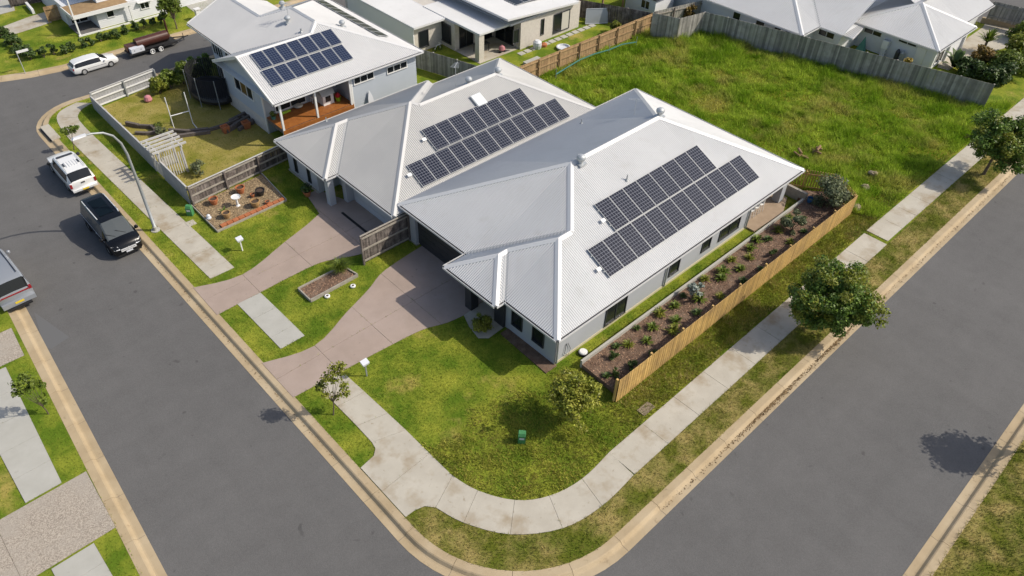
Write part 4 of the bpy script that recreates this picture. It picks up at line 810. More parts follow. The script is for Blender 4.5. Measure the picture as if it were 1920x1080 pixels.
# shed glimpsed behind the timber fences
c = thing('garden_shed', 'white shed with dark roof glimpsed behind the timber fences', 'shed', (38, 26, 0)); MB().box(36.9, 39.6, 23.6, 27, 0, 1.7).build('wall', 'board_white', c); MB().box(36.7, 39.8, 23.4, 27.2, 1.7, 1.8).build('roof', 'frame_dark', c); window(c, 'x', 36.9, 24.2, 25.2, .6, 1.4, -1, frame='trim_white', mull=1)
c = thing('pergola_shelter', 'dark roofed shelter glimpsed behind the dark fence', 'shelter', (34.5, 28.5, 0)); MB().box(33.2, 36.5, 26.6, 31, 1.9, 2.0).build('roof', 'frame_dark', c)
for a, b in ((33.4, 26.8), (36.3, 26.8), (33.4, 30.8), (36.3, 30.8)): MB().box(a-.07, a+.07, b-.07, b+.07, 0, 1.9).build('post', 'timber_brown', c)

# ------------------------------------------------------------------ fences
_pal = {}
def fence(name, label, pts, hs, m, pitch=.1, pw=.094, side=1, rails=2, post=2.4, rail_m=None, capm=None, th=.018, z0=0.0, post_m=None):
    # palings on the left (side=1) or right (-1) of the line, rails and posts on the other; hs = height per point
    root = thing(name, label, 'fence', (pts[0][0], pts[0][1], z0)); hs = hs if isinstance(hs, (list, tuple)) else [hs]*len(pts)
    key = (pw, th, m)
    if key not in _pal:
        o = MB().box(-pw/2, pw/2, -th/2, th/2, 0, 1).build('paling', m); _pal[key] = o.data; bpy.data.objects.remove(o)
    me = _pal[key]; total = sum(math.dist(pts[i], pts[i+1]) for i in range(len(pts)-1)); pitch = max(pitch, total/298)
    sx_ = 1.0 if pitch < pw*1.35 else 1.0
    for i in range(len(pts)-1):
        a, b = Vector(pts[i]), Vector(pts[i+1]); d = b-a; L = d.length; d.normalize(); nrm = Vector((-d.y, d.x))*side; an = math.atan2(d.y, d.x); k = max(1, round(L/pitch))
        for j in range(k):
            t_ = (j+.5)/k; c = a.lerp(b, t_)+nrm*(.045+.007*(j % 2)+random.uniform(-.002, .002)); h = hs[i]+(hs[i+1]-hs[i])*t_+random.uniform(-.008, .008)
            inst(me, 'paling', root, (c.x, c.y, z0+.02), (0, random.uniform(-.004, .004), an), (max(1, pitch/pw*1.03) if pitch > .1 and pw > .09 else 1, 1, h-.02))
        for r_ in range(rails):
            f = (.18, .82)[r_] if rails == 2 else (.1, .5, .9)[r_]
            MB().bar((*(a-nrm*.012)[:2], z0+hs[i]*f), (*(b-nrm*.012)[:2], z0+hs[i+1]*f), .05, .1).build('rail', rail_m or m, root)
        n = max(1, round(L/post))
        for j in range(n+1 if i == len(pts)-2 else n):
            c = a.lerp(b, j/n)-nrm*.075; h = hs[i]+(hs[i+1]-hs[i])*j/n
            p_ = MB().box(-.05, .05, -.05, .05, 0, h-.02).build('post', post_m or rail_m or m, root, local=True); p_.location = (c.x-pts[0][0], c.y-pts[0][1], 0); p_.rotation_euler = (0, 0, an)
        if capm: MB().bar((*a, z0+hs[i]+.015), (*b, z0+hs[i+1]+.015), .09, .035).build('capping', capm, root)
    return root
fence('timber_fence', 'new yellow timber slat fence along the planted bed by the side street', [(.92, -3.1), (23.1, -3.1)], [1.6, 1.5], 'timber_yellow', .094, .07, side=-1, th=.03)
fence('timber_fence', 'yellow spaced-slat back fence beside the alfresco corner', [(23.1, -3.05), (24.2, -1.2), (22.2, 1.9)], 1.5, 'timber_yellow', .16, .07, side=-1, th=.03)
BF = [G2(1225, 24, 2.05), G2(1275, 34, 2.05), G2(1322, 22, 2.05), G2(1365, 32, 2.05), G2(1865, 158, 2.05)]
fence('timber_fence', 'long weathered grey paling fence at the back of the vacant lot', BF, 2.05, 'timber_grey', .12, .115, side=-1)
fence('timber_fence', 'brown timber fence with rails facing the grassy lot', [G2(970, 127, 1.5), G2(1225, 27, 1.5)], [1.5, 1.6], 'timber_brown', .1, .096, side=1, rails=3, rail_m='timber_brown')
fence('timber_fence', 'plain grey paling fence between blue house lawn and modern house', [(14.6, 30.3), (16.5, 24.0)], 1.7, 'timber_grey', .1, .095, side=-1)
fence('timber_fence', 'dark paling fence in shade beside the modern house', [G2(1085, -2, 1.6), G2(1225, 24, 1.6)], 1.6, 'timber_old', .1, .095, side=-1)
fence('timber_fence', 'grey fence with dark posts in front of the white shed', [G2(1228, 22, 1.6), G2(1335, -3, 1.6)], 1.6, 'timber_grey', .1, .095, side=1, post_m='sleeper', rail_m='timber_rail')
fence('timber_fence', 'weathered grey fence panel above the tan retaining wall', [G2(1850, 35, .5), G2(1945, 58, .5)], 1.6, 'timber_grey', .1, .095, side=1, z0=.5)
a = G2(360, 388); b = (.55, 24.9)
fence('painted_fence', 'smooth grey painted street fence of the yard, nearest the pot garden', [(-6.76, 24.15), (-6.74, 27.6)], 1.35, 'fence_paint', .1, .1, side=1, capm='white_weathered', rail_m='timber_rail')
fence('painted_fence', 'long smooth grey painted street fence beyond the garden arbor', [(-6.72, 29.1), (-6.65, 39.35)], [1.25, 1.0], 'fence_paint', .1, .1, side=1, capm='white_weathered', rail_m='timber_rail')
fence('timber_fence', 'dark weathered paling fence with pale rail behind the pot garden', [(-6.7, 24.05), (.4, 24.75)], [1.35, 1.3], 'timber_old', .1, .094, side=1, rails=3, capm='white_weathered', rail_m='timber_rail', post_m='timber_old')
fence('timber_fence', 'pale grey fence with white rails along the side street', [(-6.6, 39.4), (-1.75, 40.0)], [1.2, 1.25], 'fence_paint', .1, .096, side=1, rails=3, capm='white_weathered', rail_m='trim_white', post_m='steel')
fence('timber_fence', 'short dark paling fence dividing the two driveways', [(-2.15, 12.82), (1.05, 12.82)], 1.95, 'timber_old', .1, .094, side=1, rails=3, capm='timber_rail', rail_m='timber_rail', post_m='timber_old')
a, b = G2(92, 42), G2(128, 34); fence('timber_fence', 'brown timber gate fence beside the balcony house', [a, b], 1.3, 'timber_brown', .1, .096, side=1)
a, b = G2(22, 14), G2(80, 4); fence('timber_fence', 'dark slatted fence above the lawn at the top left', [a, b], 1.2, 'timber_old', .12, .1, side=1)
# bed edging wall
o = MB().box(1.3, 21.7, -.62, -.5, 0, .5).build('garden_edging', 'concrete_new'); tag(o, 'pale concrete sleeper wall edging the long mulch bed', 'garden wall')
o = MB().box(21.9, 22.1, -.6, 2.0, 0, .75).build('garden_edging', 'timber_rail'); tag(o, 'grey sleeper retaining wall beside the alfresco patio', 'garden wall')
c = thing('garden_edging', 'thin grey edge and terracotta tiles around the pebble garden', 'garden edging', (-6.8, 20.75, 0))
MB().bar((-6.82, 24.0, .07), (-6.86, 20.7, .07), .05, .2).build('edge_strip', 'timber_rail', c); MB().bar((-6.86, 20.7, .06), (-2.25, 20.8, .06), .05, .16).build('edge_strip', 'timber_rail', c); MB().bar((-2.25, 20.8, .06), (-1.95, 24.3, .06), .05, .16).build('edge_strip', 'concrete_new', c)
for k in range(11):
    x = -6.5+k*.38; mb = MB(); mb.bar((x, 20.92, .16), (x+.35, 20.94, .16), .24, .1); mb.build('edging_tile', 'terracotta', c)
c = thing('raised_bed', 'timber edged planter bed with grass tree between the driveways', 'planter bed', (-4.5, 12.7, 0)); e = [(-6.0, 13.3), (-6.0, 12.1), (-3.0, 12.15), (-3.2, 13.3)]
for k in range(4): a, b = e[k], e[(k+1) % 4]; MB().bar((*a, .1), (*b, .1), .07, .22).build('sleeper', 'timber_rail', c)
MB().prism([(-5.96, 13.26), (-5.96, 12.14), (-3.04, 12.19), (-3.24, 13.26)], 0, .12).build('soil', 'mulch', c)
# ------------------------------------------------------------------ vehicles
def vehicle(name, label, cat, loc, rz, sc, st, paint, cells, wheels, wr_=.33, rimm='rim', glass='glass_dark'):
    root = thing(name, label, cat, loc, rz, sc); rings = []
    for x, w_, zs, zb, wr, zr in st:
        z5 = max(zb+.05, zr-.1); z6 = max(z5+.006, zr-.02); z7 = max(z6+.006, zr)
        rings.append([(x, 0, zs), (x, w_*.9, zs), (x, w_, zs+.25*(zb-zs)), (x, w_, zb), (x, w_*.985, zb+.035), (x, wr+.02, z5), (x, wr-.07, z6), (x, 0, z7)])
    parts = {}
    def put(nm, q): parts.setdefault(nm, MB()).add(q, [(0, 1, 2, 3)])
    n = len(st)
    for i in range(n-1):
        for j in range(7):
            for s in (-1, 1):
                q = [rings[i][j], rings[i+1][j], rings[i+1][j+1], rings[i][j+1]]; q = [(a, b*s, c) for a, b, c in q]
                if s < 0: q = q[::-1]
                put(cells(i, j, s), q)
    for e, nm in ((0, 'rear'), (n-1, 'front')):
        for j in range(7):
            a, b = rings[e][j], rings[e][j+1]; q = [(a[0], -a[1], a[2]), a, b, (b[0], -b[1], b[2])]
            if e == 0: q = q[::-1]
            put(cells(nm, j, 0), q)
    for nm, m_ in parts.items():
        base = nm.split(':')[0]
        mat_ = paint if base == 'body' else glass if base in ('side_window', 'rear_window', 'windscreen') else nm.split(':')[1] if ':' in nm else paint
        o = m_.build(base, mat_, root, local=True, smooth=(base == 'body'))
        if base == 'body':
            bm = bmesh.new(); bm.from_mesh(o.data); bmesh.ops.remove_doubles(bm, verts=bm.verts, dist=.0005); bmesh.ops.recalc_face_normals(bm, faces=bm.faces); bm.to_mesh(o.data); bm.free()
            try: o.data.set_sharp_from_angle(angle=math.radians(32))
            except Exception: pass
    for x, y in wheels:
        s = 1 if y > 0 else -1
        t_ = MB(); pr = [(wr_*.62, -.1), (wr_*.93, -.14), (wr_, -.07), (wr_, .07), (wr_*.93, .11), (wr_*.62, .1)]; k = 18; vs = []
        for r_, o_ in pr: vs += [(x+r_*math.cos(2*math.pi*a/k), y+o_, wr_+r_*math.sin(2*math.pi*a/k)) for a in range(k)]
        fs = [(p*k+a, p*k+(a+1) % k, (p+1)*k+(a+1) % k, (p+1)*k+a) for p in range(len(pr)-1) for a in range(k)]
        t_.add(vs, fs); wo_ = t_.build('wheel', 'rubber', root, local=True)
        rm = MB(); vs = [(x+wr_*.63*math.cos(2*math.pi*a/k), y+s*.095, wr_+wr_*.63*math.sin(2*math.pi*a/k)) for a in range(k)]+[(x+wr_*.2*math.cos(2*math.pi*a/k), y+s*.07, wr_+wr_*.2*math.sin(2*math.pi*a/k)) for a in range(k)]
        rm.add(vs, [(a, (a+1) % k, k+(a+1) % k, k+a) for a in range(k)]+[tuple(range(k, 2*k))]); rm.build('rim', rimm, wo_, local=True)
    return root
def lb(root, name, m, *b): o = MB().box(*b).build(name, m, root, local=True); return o
# black people-mover van, front towards the viewer
st = [(-2.57, .78, .4, .95, .56, 1.66), (-2.52, .88, .34, 1.0, .64, 1.8), (-2.36, .94, .3, 1.02, .69, 1.87), (-2.1, .96, .28, 1.03, .72, 1.9), (-.8, .965, .28, 1.03, .74, 1.92), (.4, .965, .28, 1.03, .73, 1.9), (.85, .96, .28, 1.02, .7, 1.85), (1.15, .955, .28, 1.01, .74, 1.64), (1.78, .95, .28, 1.0, .8, 1.13), (2.1, .94, .28, .96, .8, 1.08), (2.38, .9, .26, .88, .74, .99), (2.53, .82, .28, .7, .66, .82), (2.57, .76, .34, .58, .58, .66)]
def cv(i, j, s):
    if i == 'rear': return 'rear_window' if j == 4 else 'body'
    if i == 'front': return 'body'
    if i in (6, 7) and j >= 5: return 'windscreen'
    if j == 4 and i in (2, 3, 4, 5, 6): return 'side_window'
    return 'body'
van = vehicle('van', 'shiny black people-mover van parked at the kerb with chrome grille', 'van', (-11.35, 24.42, -.14), -math.pi/2, .9, st, 'paint_black', cv, [(1.6, .86), (1.6, -.86), (-1.6, .86), (-1.6, -.86)], .34, glass='glass_van')
for s in (-1, 1):
    MB().tube([(-2.1, s*.66, 1.9), (-1.9, s*.68, 1.955), (.2, s*.68, 1.955), (.4, s*.66, 1.9)], .035, 6).build('roof_rail', 'chrome', van, local=True)
    MB().add([(2.32, s*.86, .9), (2.5, s*.8, .72), (2.545, s*.5, .7), (2.43, s*.56, .86)], [(0, 1, 2, 3)] if s < 0 else [(3, 2, 1, 0)]).add([(2.3, s*.9, .95), (2.52, s*.83, .74), (2.585, s*.5, .72), (2.44, s*.55, .92)], [(0, 1, 2, 3)]).build('headlight', 'lamp_clear', van, local=True)
    m = MB(); m.lathe((1.5, s*1.07, 1.02), [(.05, 0), (.12, .05), (.12, .17), (.05, .22)], 8); m.bar((1.55, s*.93, 1.08), (1.55, s*1.05, 1.1), .05); m.build('wing_mirror', 'paint_black', van, local=True)
    MB().bar((-2.4, s*.975, .98), (1.6, s*.975, .98), .012, .03).build('side_trim', 'chrome', van, local=True)
    lb(van, 'door_handle', 'chrome', .15, .38, s*.97-.012, s*.97+.012, .86, .9)
for a_, b_ in ((-1.75, -.75), (-.68, .25)): lb(van, 'roof_glass', 'roof_glass', a_, b_, -.42, .42, 1.88, 1.922)
g_ = lb(van, 'grille', 'black', 2.5, 2.585, -.46, .46, .52, .76)
for k in range(2): lb(van, 'grille_bar', 'chrome', 2.5, 2.63, -.47, .47, .56+.11*k, .62+.11*k)
m = MB(); m.tube([(2.62, .1*math.cos(a*.524), .66+.1*math.sin(a*.524)) for a in range(13)], .014, 5)
for a in (1.571, 3.665, 5.76): m.bar((2.62, 0, .66), (2.62, .095*math.cos(a), .66+.095*math.sin(a)), .018)
m.build('badge', 'chrome', van, local=True)
lb(van, 'number_plate', 'label_white', 2.57, 2.615, -.2, .2, .4, .5); lb(van, 'bumper', 'black', 2.45, 2.585, -.72, .72, .25, .36)
for y in (.35, -.3): MB().bar((1.72, y, 1.17), (1.45, y-.5, 1.42), .02).build('wiper', 'black', van, local=True)
# white pickup with canopy, tail towards the viewer
st = [(-2.6, .84, .5, 1.02, .62, 1.14), (-2.55, .9, .42, 1.05, .7, 1.2), (-2.2, .92, .4, 1.06, .72, 1.74), (-1.6, .925, .38, 1.06, .73, 1.78), (-.5, .925, .36, 1.05, .73, 1.79), (.35, .925, .36, 1.04, .72, 1.77), (.6, .92, .36, 1.03, .7, 1.72), (1.25, .88, .36, .97, .74, 1.08), (1.8, .86, .36, .93, .7, 1.03), (2.3, .82, .38, .86, .62, .95), (2.5, .74, .42, .7, .54, .8), (2.56, .66, .46, .58, .5, .66)]
def cu(i, j, s):
    if i == 'rear': return 'body'
    if i == 'front': return 'body'
    if i == 1 and j >= 5: return 'rear_window'
    if i == 6 and j >= 5: return 'windscreen'
    if j == 4 and i in (2, 3, 4, 5): return 'side_window'
    return 'body'
ute = vehicle('pickup', 'white pickup with canopy and dark rear glass parked at the kerb', 'pickup', (-10.9, 31.9, -.12), math.pi/2, .855, st, 'paint_white', cu, [(1.6, .82), (1.6, -.82), (-1.5, .82), (-1.5, -.82)], .36)
for s in (-1, 1):
    lb(ute, 'tail_light', 'red_lamp', -2.635, -2.5, s*.83-.07, s*.83+.07, .72, 1.04)
    MB().tube([(-2.0, s*.62, 1.8), (-1.9, s*.63, 1.85), (-.2, s*.63, 1.85), (-.1, s*.62, 1.8)], .02, 6).build('roof_rail', 'galv', ute, local=True)
    m = MB(); m.lathe((.95, s*1.04, 1.04), [(.05, 0), (.12, .05), (.12, .18), (.05, .23)], 8); m.bar((.95, s*.9, 1.1), (.95, s*1.0, 1.12), .05); m.build('wing_mirror', 'black', ute, local=True)
    lb(ute, 'roof_vent', 'frame_dark', -1.3, -.85, s*.5-.05, s*.5+.05, 1.785, 1.81)
lb(ute, 'roof_vent', 'frame_dark', .05, .3, -.55, .55, 1.77, 1.8)
for k in range(5): lb(ute, 'roof_rib', 'paint_white', -1.5, -.7, -.36+k*.18-.03, -.36+k*.18+.03, 1.78, 1.81)
lb(ute, 'rear_bumper', 'chrome', -2.75, -2.58, -.85, .85, .42, .56); lb(ute, 'number_plate', 'plate_yellow', -2.77, -2.75, -.22, .2, .44, .55); lb(ute, 'tailgate_handle', 'black', -2.64, -2.6, -.13, .13, .92, .99); lb(ute, 'tow_bar', 'black', -2.85, -2.6, -.5, .5, .34, .41)
# silver van at the left edge
st = [(-2.4, .8, .42, .95, .68, 1.0), (-2.36, .86, .36, 1.0, .72, 1.14), (-2.15, .88, .34, 1.02, .74, 1.72), (-1.9, .89, .33, 1.02, .75, 1.82), (-.5, .89, .33, 1.02, .75, 1.85), (.7, .89, .33, 1.01, .74, 1.82), (1.0, .885, .33, 1.0, .73, 1.76), (1.7, .87, .33, .98, .78, 1.1), (2.15, .84, .35, .9, .7, 1.0), (2.38, .74, .4, .7, .6, .8)]
def cs(i, j, s):
    if i in ('rear', 'front'): return 'body'
    if i == 1 and j >= 5: return 'rear_window'
    if i == 6 and j >= 5: return 'windscreen'
    if j == 4 and i in (2, 3, 4, 5): return 'side_window'
    return 'body'
sv = vehicle('van', 'silver van with red tail strip parked at the left edge', 'van', (-17.32, 24.0, -.12), math.radians(92), .95, st, 'paint_silver', cs, [(1.5, .78), (1.5, -.78), (-1.45, .78), (-1.45, -.78)], .33)
lb(sv, 'tail_strip', 'red_lamp', -2.43, -2.37, -.7, .7, .97, 1.03)
for s in (-1, 1):
    lb(sv, 'tail_light', 'red_lamp', -2.42, -2.28, s*.8-.06, s*.8+.08, .93, 1.12); MB().tube([(-1.8, s*.6, 1.86), (.6, s*.6, 1.86)], .02, 6).build('roof_rail', 'black', sv, local=True)
    m = MB(); m.lathe((1.3, s*1.0, 1.0), [(.05, 0), (.1, .05), (.1, .16), (.05, .2)], 8); m.bar((1.3, s*.87, 1.06), (1.3, s*.96, 1.08), .05); m.build('wing_mirror', 'paint_silver', sv, local=True)
lb(sv, 'rear_bumper', 'paint_silver', -2.56, -2.36, -.84, .84, .36, .62); lb(sv, 'number_plate', 'plate_yellow', -2.575, -2.56, -.24, .2, .48, .6); lb(sv, 'tow_bar', 'black', -2.7, -2.4, -.55, .55, .24, .34); MB().bar((-2.3, -.1, 1.22), (-2.3, .35, 1.3), .02).build('wiper', 'black', sv, local=True)
# white estate car
st = [(-2.45, .74, .4, .8, .6, .9), (-2.38, .82, .3, .88, .62, 1.0), (-2.15, .87, .26, .9, .62, 1.3), (-1.85, .88, .24, .9, .63, 1.42), (-.6, .89, .22, .9, .65, 1.48), (.35, .89, .22, .89, .64, 1.45), (.6, .885, .22, .88, .62, 1.4), (1.35, .88, .22, .86, .7, .97), (1.9, .86, .24, .8, .66, .92), (2.3, .78, .28, .68, .56, .8), (2.45, .64, .34, .56, .45, .62)]
def cw(i, j, s):
    if i in ('rear', 'front'): return 'body'
    if i == 1 and j >= 5: return 'rear_window'
    if i == 6 and j >= 5: return 'windscreen'
    if j == 4 and i in (2, 3, 4, 5): return 'side_window'
    return 'body'
wg = vehicle('car', 'white estate car parked on the side street behind the smoker trailer', 'car', (-4.15, 45.85, -.14), 0.02, .7, st, 'paint_white', cw, [(1.5, .8), (1.5, -.8), (-1.4, .8), (-1.4, -.8)], .33)
for s in (-1, 1):
    lb(wg, 'tail_light', 'red_lamp', -2.44, -2.3, s*.76-.07, s*.76+.07, .72, .92); lb(wg, 'side_moulding', 'frame_dark', -1.0, 1.0, s*.89-.008, s*.89+.008, .55, .58); lb(wg, 'headlight', 'lamp_clear', 2.25, 2.4, s*.58-.1, s*.58+.1, .6, .74)
    m = MB(); m.lathe((.95, s*.98, .92), [(.04, 0), (.09, .04), (.09, .12), (.04, .15)], 8); m.build('wing_mirror', 'paint_white', wg, local=True)
# smoker trailer
tr = thing('smoker_trailer', 'barbecue smoker trailer with long brown tank parked on the side street', 'trailer', (.75, 46.0, -.14), 0.02, .7)
m = MB(); m.box(-3.2, 2.4, -.75, .75, .5, .6); m.box(-3.2, 2.4, -.8, -.72, .42, .62); m.box(-3.2, 2.4, .72, .8, .42, .62); m.build('bed', 'trailer_black', tr, local=True)
m = MB(); m.bar((2.3, -.7, .52), (3.7, 0, .5), .1, .1); m.bar((2.3, .7, .52), (3.7, 0, .5), .1, .1); m.bar((3.5, 0, .5), (4.1, 0, .52), .09); m.tube([(3.55, .15, .1), (3.55, .15, .9)], .04, 8); m.build('drawbar', 'trailer_black', tr, local=True)
m = MB(); m.tube([(-2.0, .2, 1.2), (-1.97, .2, 1.2), (1.75, .2, 1.2), (1.8, .2, 1.2)], [.5, .56, .56, .5], 22); m.build('tank', 'tank_brown', tr, local=True, smooth=False)
lb(tr, 'firebox', 'tank_brown', -3.1, -2.0, -.1, .75, .6, 1.25); m = MB(); m.tube([(1.95, .3, 1.0), (1.95, .3, 2.9)], .11, 12); m.box(1.75, 2.05, .1, .5, .95, 1.25); m.build('chimney', 'tank_brown', tr, local=True)
b_ = lb(tr, 'storage_box', 'label_white', -2.95, -1.45, -.78, -.12, .6, 1.12)
for x in (-2.6, -1.85): lb(tr, 'latch', 'black', x-.04, x+.04, -.8, -.78, .85, .93)
for s in (-1, 1):
    m = MB(); m.box(-1.35, .85, s*.83-.12, s*.83+.12, .72, .77); m.build('mudguard', 'trailer_black', tr, local=True)
    for x in (-.75, .25):
        m = MB(); k = 16; pr = [(.2, -.09), (.32, -.1), (.34, 0), (.32, .1), (.2, .09)]; vs = []
        for r_, o_ in pr: vs += [(x+r_*math.cos(2*math.pi*a/k), s*.88+o_, .34+r_*math.sin(2*math.pi*a/k)) for a in range(k)]
        m.add(vs, [(p*k+a, p*k+(a+1) % k, (p+1)*k+(a+1) % k, (p+1)*k+a) for p in range(4) for a in range(k)]); wo_ = m.build('wheel', 'rubber', tr, local=True)
        m = MB(); y_ = s*.985; m.tube([(x+.25*math.cos(2*math.pi*a/k), y_, .34+.25*math.sin(2*math.pi*a/k)) for a in range(k+1)], .045, 5); m.add([(x+.1*math.cos(2*math.pi*a/k), s*.95, .34+.2*math.sin(2*math.pi*a/k)) for a in range(k)], [tuple(range(k))]); m.build('rim', 'rim_white', wo_, local=True)
for k in range(3): lb(tr, 'shelf', 'steel', -1.7+k*1.1, -.8+k*1.1, .8, 1.1, 1.25, 1.29)

# ------------------------------------------------------------------ street furniture
c = thing('street_lamp', 'tall galvanised street lamp with curved arm over the road', 'street lamp', (-9.43, 23.22, 0))
pts = [(-9.43, 23.22, 0), (-9.43, 23.22, 3), (-9.45, 23.22, 5.2), (-9.55, 23.22, 5.9), (-9.8, 23.22, 6.45), (-10.2, 23.22, 6.78), (-10.7, 23.22, 6.93), (-11.1, 23.22, 6.97)]
MB().tube(pts, [.095, .085, .07, .065, .06, .055, .05, .05], 10).build('pole', 'steel', c, smooth=True)
m = MB(); m.add([(-11.0, 23.14, 6.94), (-11.7, 23.1, 6.95), (-11.7, 23.34, 6.95), (-11.0, 23.3, 6.94), (-11.0, 23.17, 7.05), (-11.6, 23.16, 7.03), (-11.6, 23.28, 7.03), (-11.0, 23.27, 7.05)], [(0, 3, 2, 1), (4, 5, 6, 7), (0, 1, 5, 4), (1, 2, 6, 5), (2, 3, 7, 6), (3, 0, 4, 7)]); m.build('lamp_head', 'label_white', c)
MB().lathe((-9.43, 23.22, 0), [(.26, 0), (.26, .05), (.12, .06), (.12, .3), (.1, .32)], 12).build('base_plate', 'concrete_new', c)
def mailbox(x, y, h, label, postm):
    c = thing('mailbox', label, 'mailbox', (x, y, 0)); MB().box(x-.03, x+.03, y-.03, y+.03, 0, h-.12).build('post', postm, c)
    m = MB(); vs = [(-.16, -.12, 0), (.16, -.12, 0), (.16, .12, 0), (-.16, .12, 0), (-.18, -.14, .12), (.18, -.14, .12), (.18, .14, .2), (-.18, .14, .2)]; m.add([(x+a, y+b, h-.14+z) for a, b, z in vs], [(0, 3, 2, 1), (4, 5, 6, 7), (0, 1, 5, 4), (1, 2, 6, 5), (2, 3, 7, 6), (3, 0, 4, 7)]); bx_ = m.build('box', 'label_white', c)
    MB().box(x-.165, x-.16, y-.08, y+.08, h-.04, h-.02).build('slot', 'frame_dark', bx_)
mailbox(-6.77, 5.94, 1.0, 'white topped mailbox on grey post by the near driveway', 'steel'); mailbox(-6.59, 18.28, .88, 'white mailbox on slim white post by the far driveway', 'white_plastic')
for x, y, lab in ((-3.88, -1.79, 'green utility pillar with white label on the corner lawn'), (-7.24, 23.3, 'green utility pillar beside the pot garden fence')):
    c = thing('utility_pillar', lab, 'utility box', (x, y, 0)); m = MB(); vs = [(-.15, -.17, 0), (.15, -.17, 0), (.15, .17, 0), (-.15, .17, 0), (-.15, -.17, .55), (.15, -.17, .55), (.15, .17, .55), (-.15, .17, .55), (-.08, -.15, .68), (.12, -.15, .68), (.12, .15, .68), (-.08, .15, .68)]
    rz = .75; vs = [(x+a*math.cos(rz)-b*math.sin(rz), y+a*math.sin(rz)+b*math.cos(rz), z) for a, b, z in vs]
    m.add(vs, [(0, 1, 5, 4), (1, 2, 6, 5), (2, 3, 7, 6), (3, 0, 4, 7), (4, 5, 9, 8), (5, 6, 10, 9), (6, 7, 11, 10), (7, 4, 8, 11), (8, 9, 10, 11)]); m.build('cabinet', 'green_box', c)
    vs = [(-.157, -.11, .33), (-.157, .11, .33), (-.157, .11, .46), (-.157, -.11, .46)]; MB().add([(x+a*math.cos(rz)-b*math.sin(rz), y+a*math.sin(rz)+b*math.cos(rz), z) for a, b, z in vs], [(3, 2, 1, 0)]).build('label_plate', 'label_white', c)
for px, py, lab in ((1211, 767, 'square concrete service cover in the grass by the new fence'), (1432, 0, '')):
    if lab: x, y = G2(px, py); o = MB().prism([(x-.4, y-.22), (x+.4, y-.22), (x+.4, y+.22), (x-.4, y+.22)], -.02, .05).build('service_cover', 'rock'); tag(o, lab, 'service cover')
x, y = G2(358, 419); o = MB().box(x-.25, x+.25, y-.25, y+.25, -.02, .04).build('service_cover', 'concrete'); tag(o, 'square concrete service cover beside the footpath and pot garden', 'service cover')
c = thing('street_sign', 'white street name blade on thin pole at the side street corner', 'street sign', (-8.52, 47.93, 0)); MB().tube([(-8.52, 47.93, 0), (-8.52, 47.93, 1.8)], .03, 8).build('pole', 'galv', c); MB().box(-8.5, -7.7, 47.91, 47.95, 1.6, 1.78).build('sign_blade', 'trim_white', c)
c = thing('kerb_inlet', 'concrete stormwater kerb inlet with dark opening at the street corner', 'drain', (-10.3, 38, 0)); MB().box(-10.42, -9.85, 36.9, 39.2, -.02, .06).build('lintel', 'concrete', c); MB().box(-10.5, -10.36, 37.1, 39.0, -.13, -.022).build('opening', 'black', c)
c = thing('channel_drain', 'black channel drain grate across the far driveway', 'drain', (-.35, 16, 0)); m = MB(); m.box(-.46, -.3, 14.6, 17.6, 0, .03); m.build('grate', 'black', c)
c = thing('white_drum', 'low white round lid beside the corner house side wall', 'drum', (1.6, .0, 0)); x, y = G2(1093, 663); c.location = (x, y, 0); ORG[c] = (x, y, 0); MB().lathe((x, y, 0), [(.25, 0), (.27, .04), (.26, .12)], 16).build('base', 'black', c); MB().lathe((x, y, .12), [(.22, 0), (.22, .04), (.18, .08), (.03, .09)], 16).build('lid', 'white_plastic', c)
# trampoline, goal, arbor and steps in the fenced yard
c = thing('trampoline', 'black netted oval trampoline beside the blue house', 'trampoline', (.7, 35.7, 0)); cx0, cy0, ra, rb = .55, 35.6, 1.4, 2.1; el = lambda a, f=1.0: (cx0+ra*f*math.cos(a), cy0+rb*f*math.sin(a))
MB().add([(*el(2*math.pi*k/28, .85), .72) for k in range(28)], [tuple(range(28))]).build('mat', 'net', c)
m = MB(); vs = []
for f, z in ((.85, .725), (1.02, .72), (1.06, .55), (1.05, .35)): vs += [(*el(2*math.pi*k/28, f), z) for k in range(28)]
m.add(vs, [(r_*28+k, r_*28+(k+1) % 28, (r_+1)*28+(k+1) % 28, (r_+1)*28+k) for r_ in range(3) for k in range(28)]); m.build('safety_pad', 'black', c)
for k in range(8):
    a = 2*math.pi*(k+.5)/8; x, y = el(a, 1.08); MB().tube([(x, y, 0), (x, y, 2.25)], .03, 6).build('net_pole', 'steel', c)
m = MB()
for k in range(64):
    a, b = 2*math.pi*k/64, 2*math.pi*(k+1)/64
    for z in [.8+.09*q_ for q_ in range(16)]: m.bar((*el(a), z), (*el(b), z), .03)
    m.bar((*el(a), .72), (*el(a), 2.15), .03)
m.build('safety_net', 'net', c)
c = thing('goal_posts', 'white rugby goal posts standing in the fenced yard', 'goal posts', (-3.2, 32.9, 0)); p1, p2 = G2(327, 242), G2(362, 232)
for p in (p1, p2): MB().tube([(*p, 0), (*p, 2.4)], .035, 8).build('upright', 'trim_white', c)
MB().tube([(*p1, 1.0), (*p2, 1.0)], .035, 8).build('crossbar', 'trim_white', c); q = G2(371, 243); MB().tube([(*p2, .06), (*q, .04)], .03, 8).build('foot', 'trim_white', c)
c = thing('sleeper_garden', 'low zigzag of dark timber sleepers edging the sloping yard', 'garden edging', (-2.5, 32.2, 0))
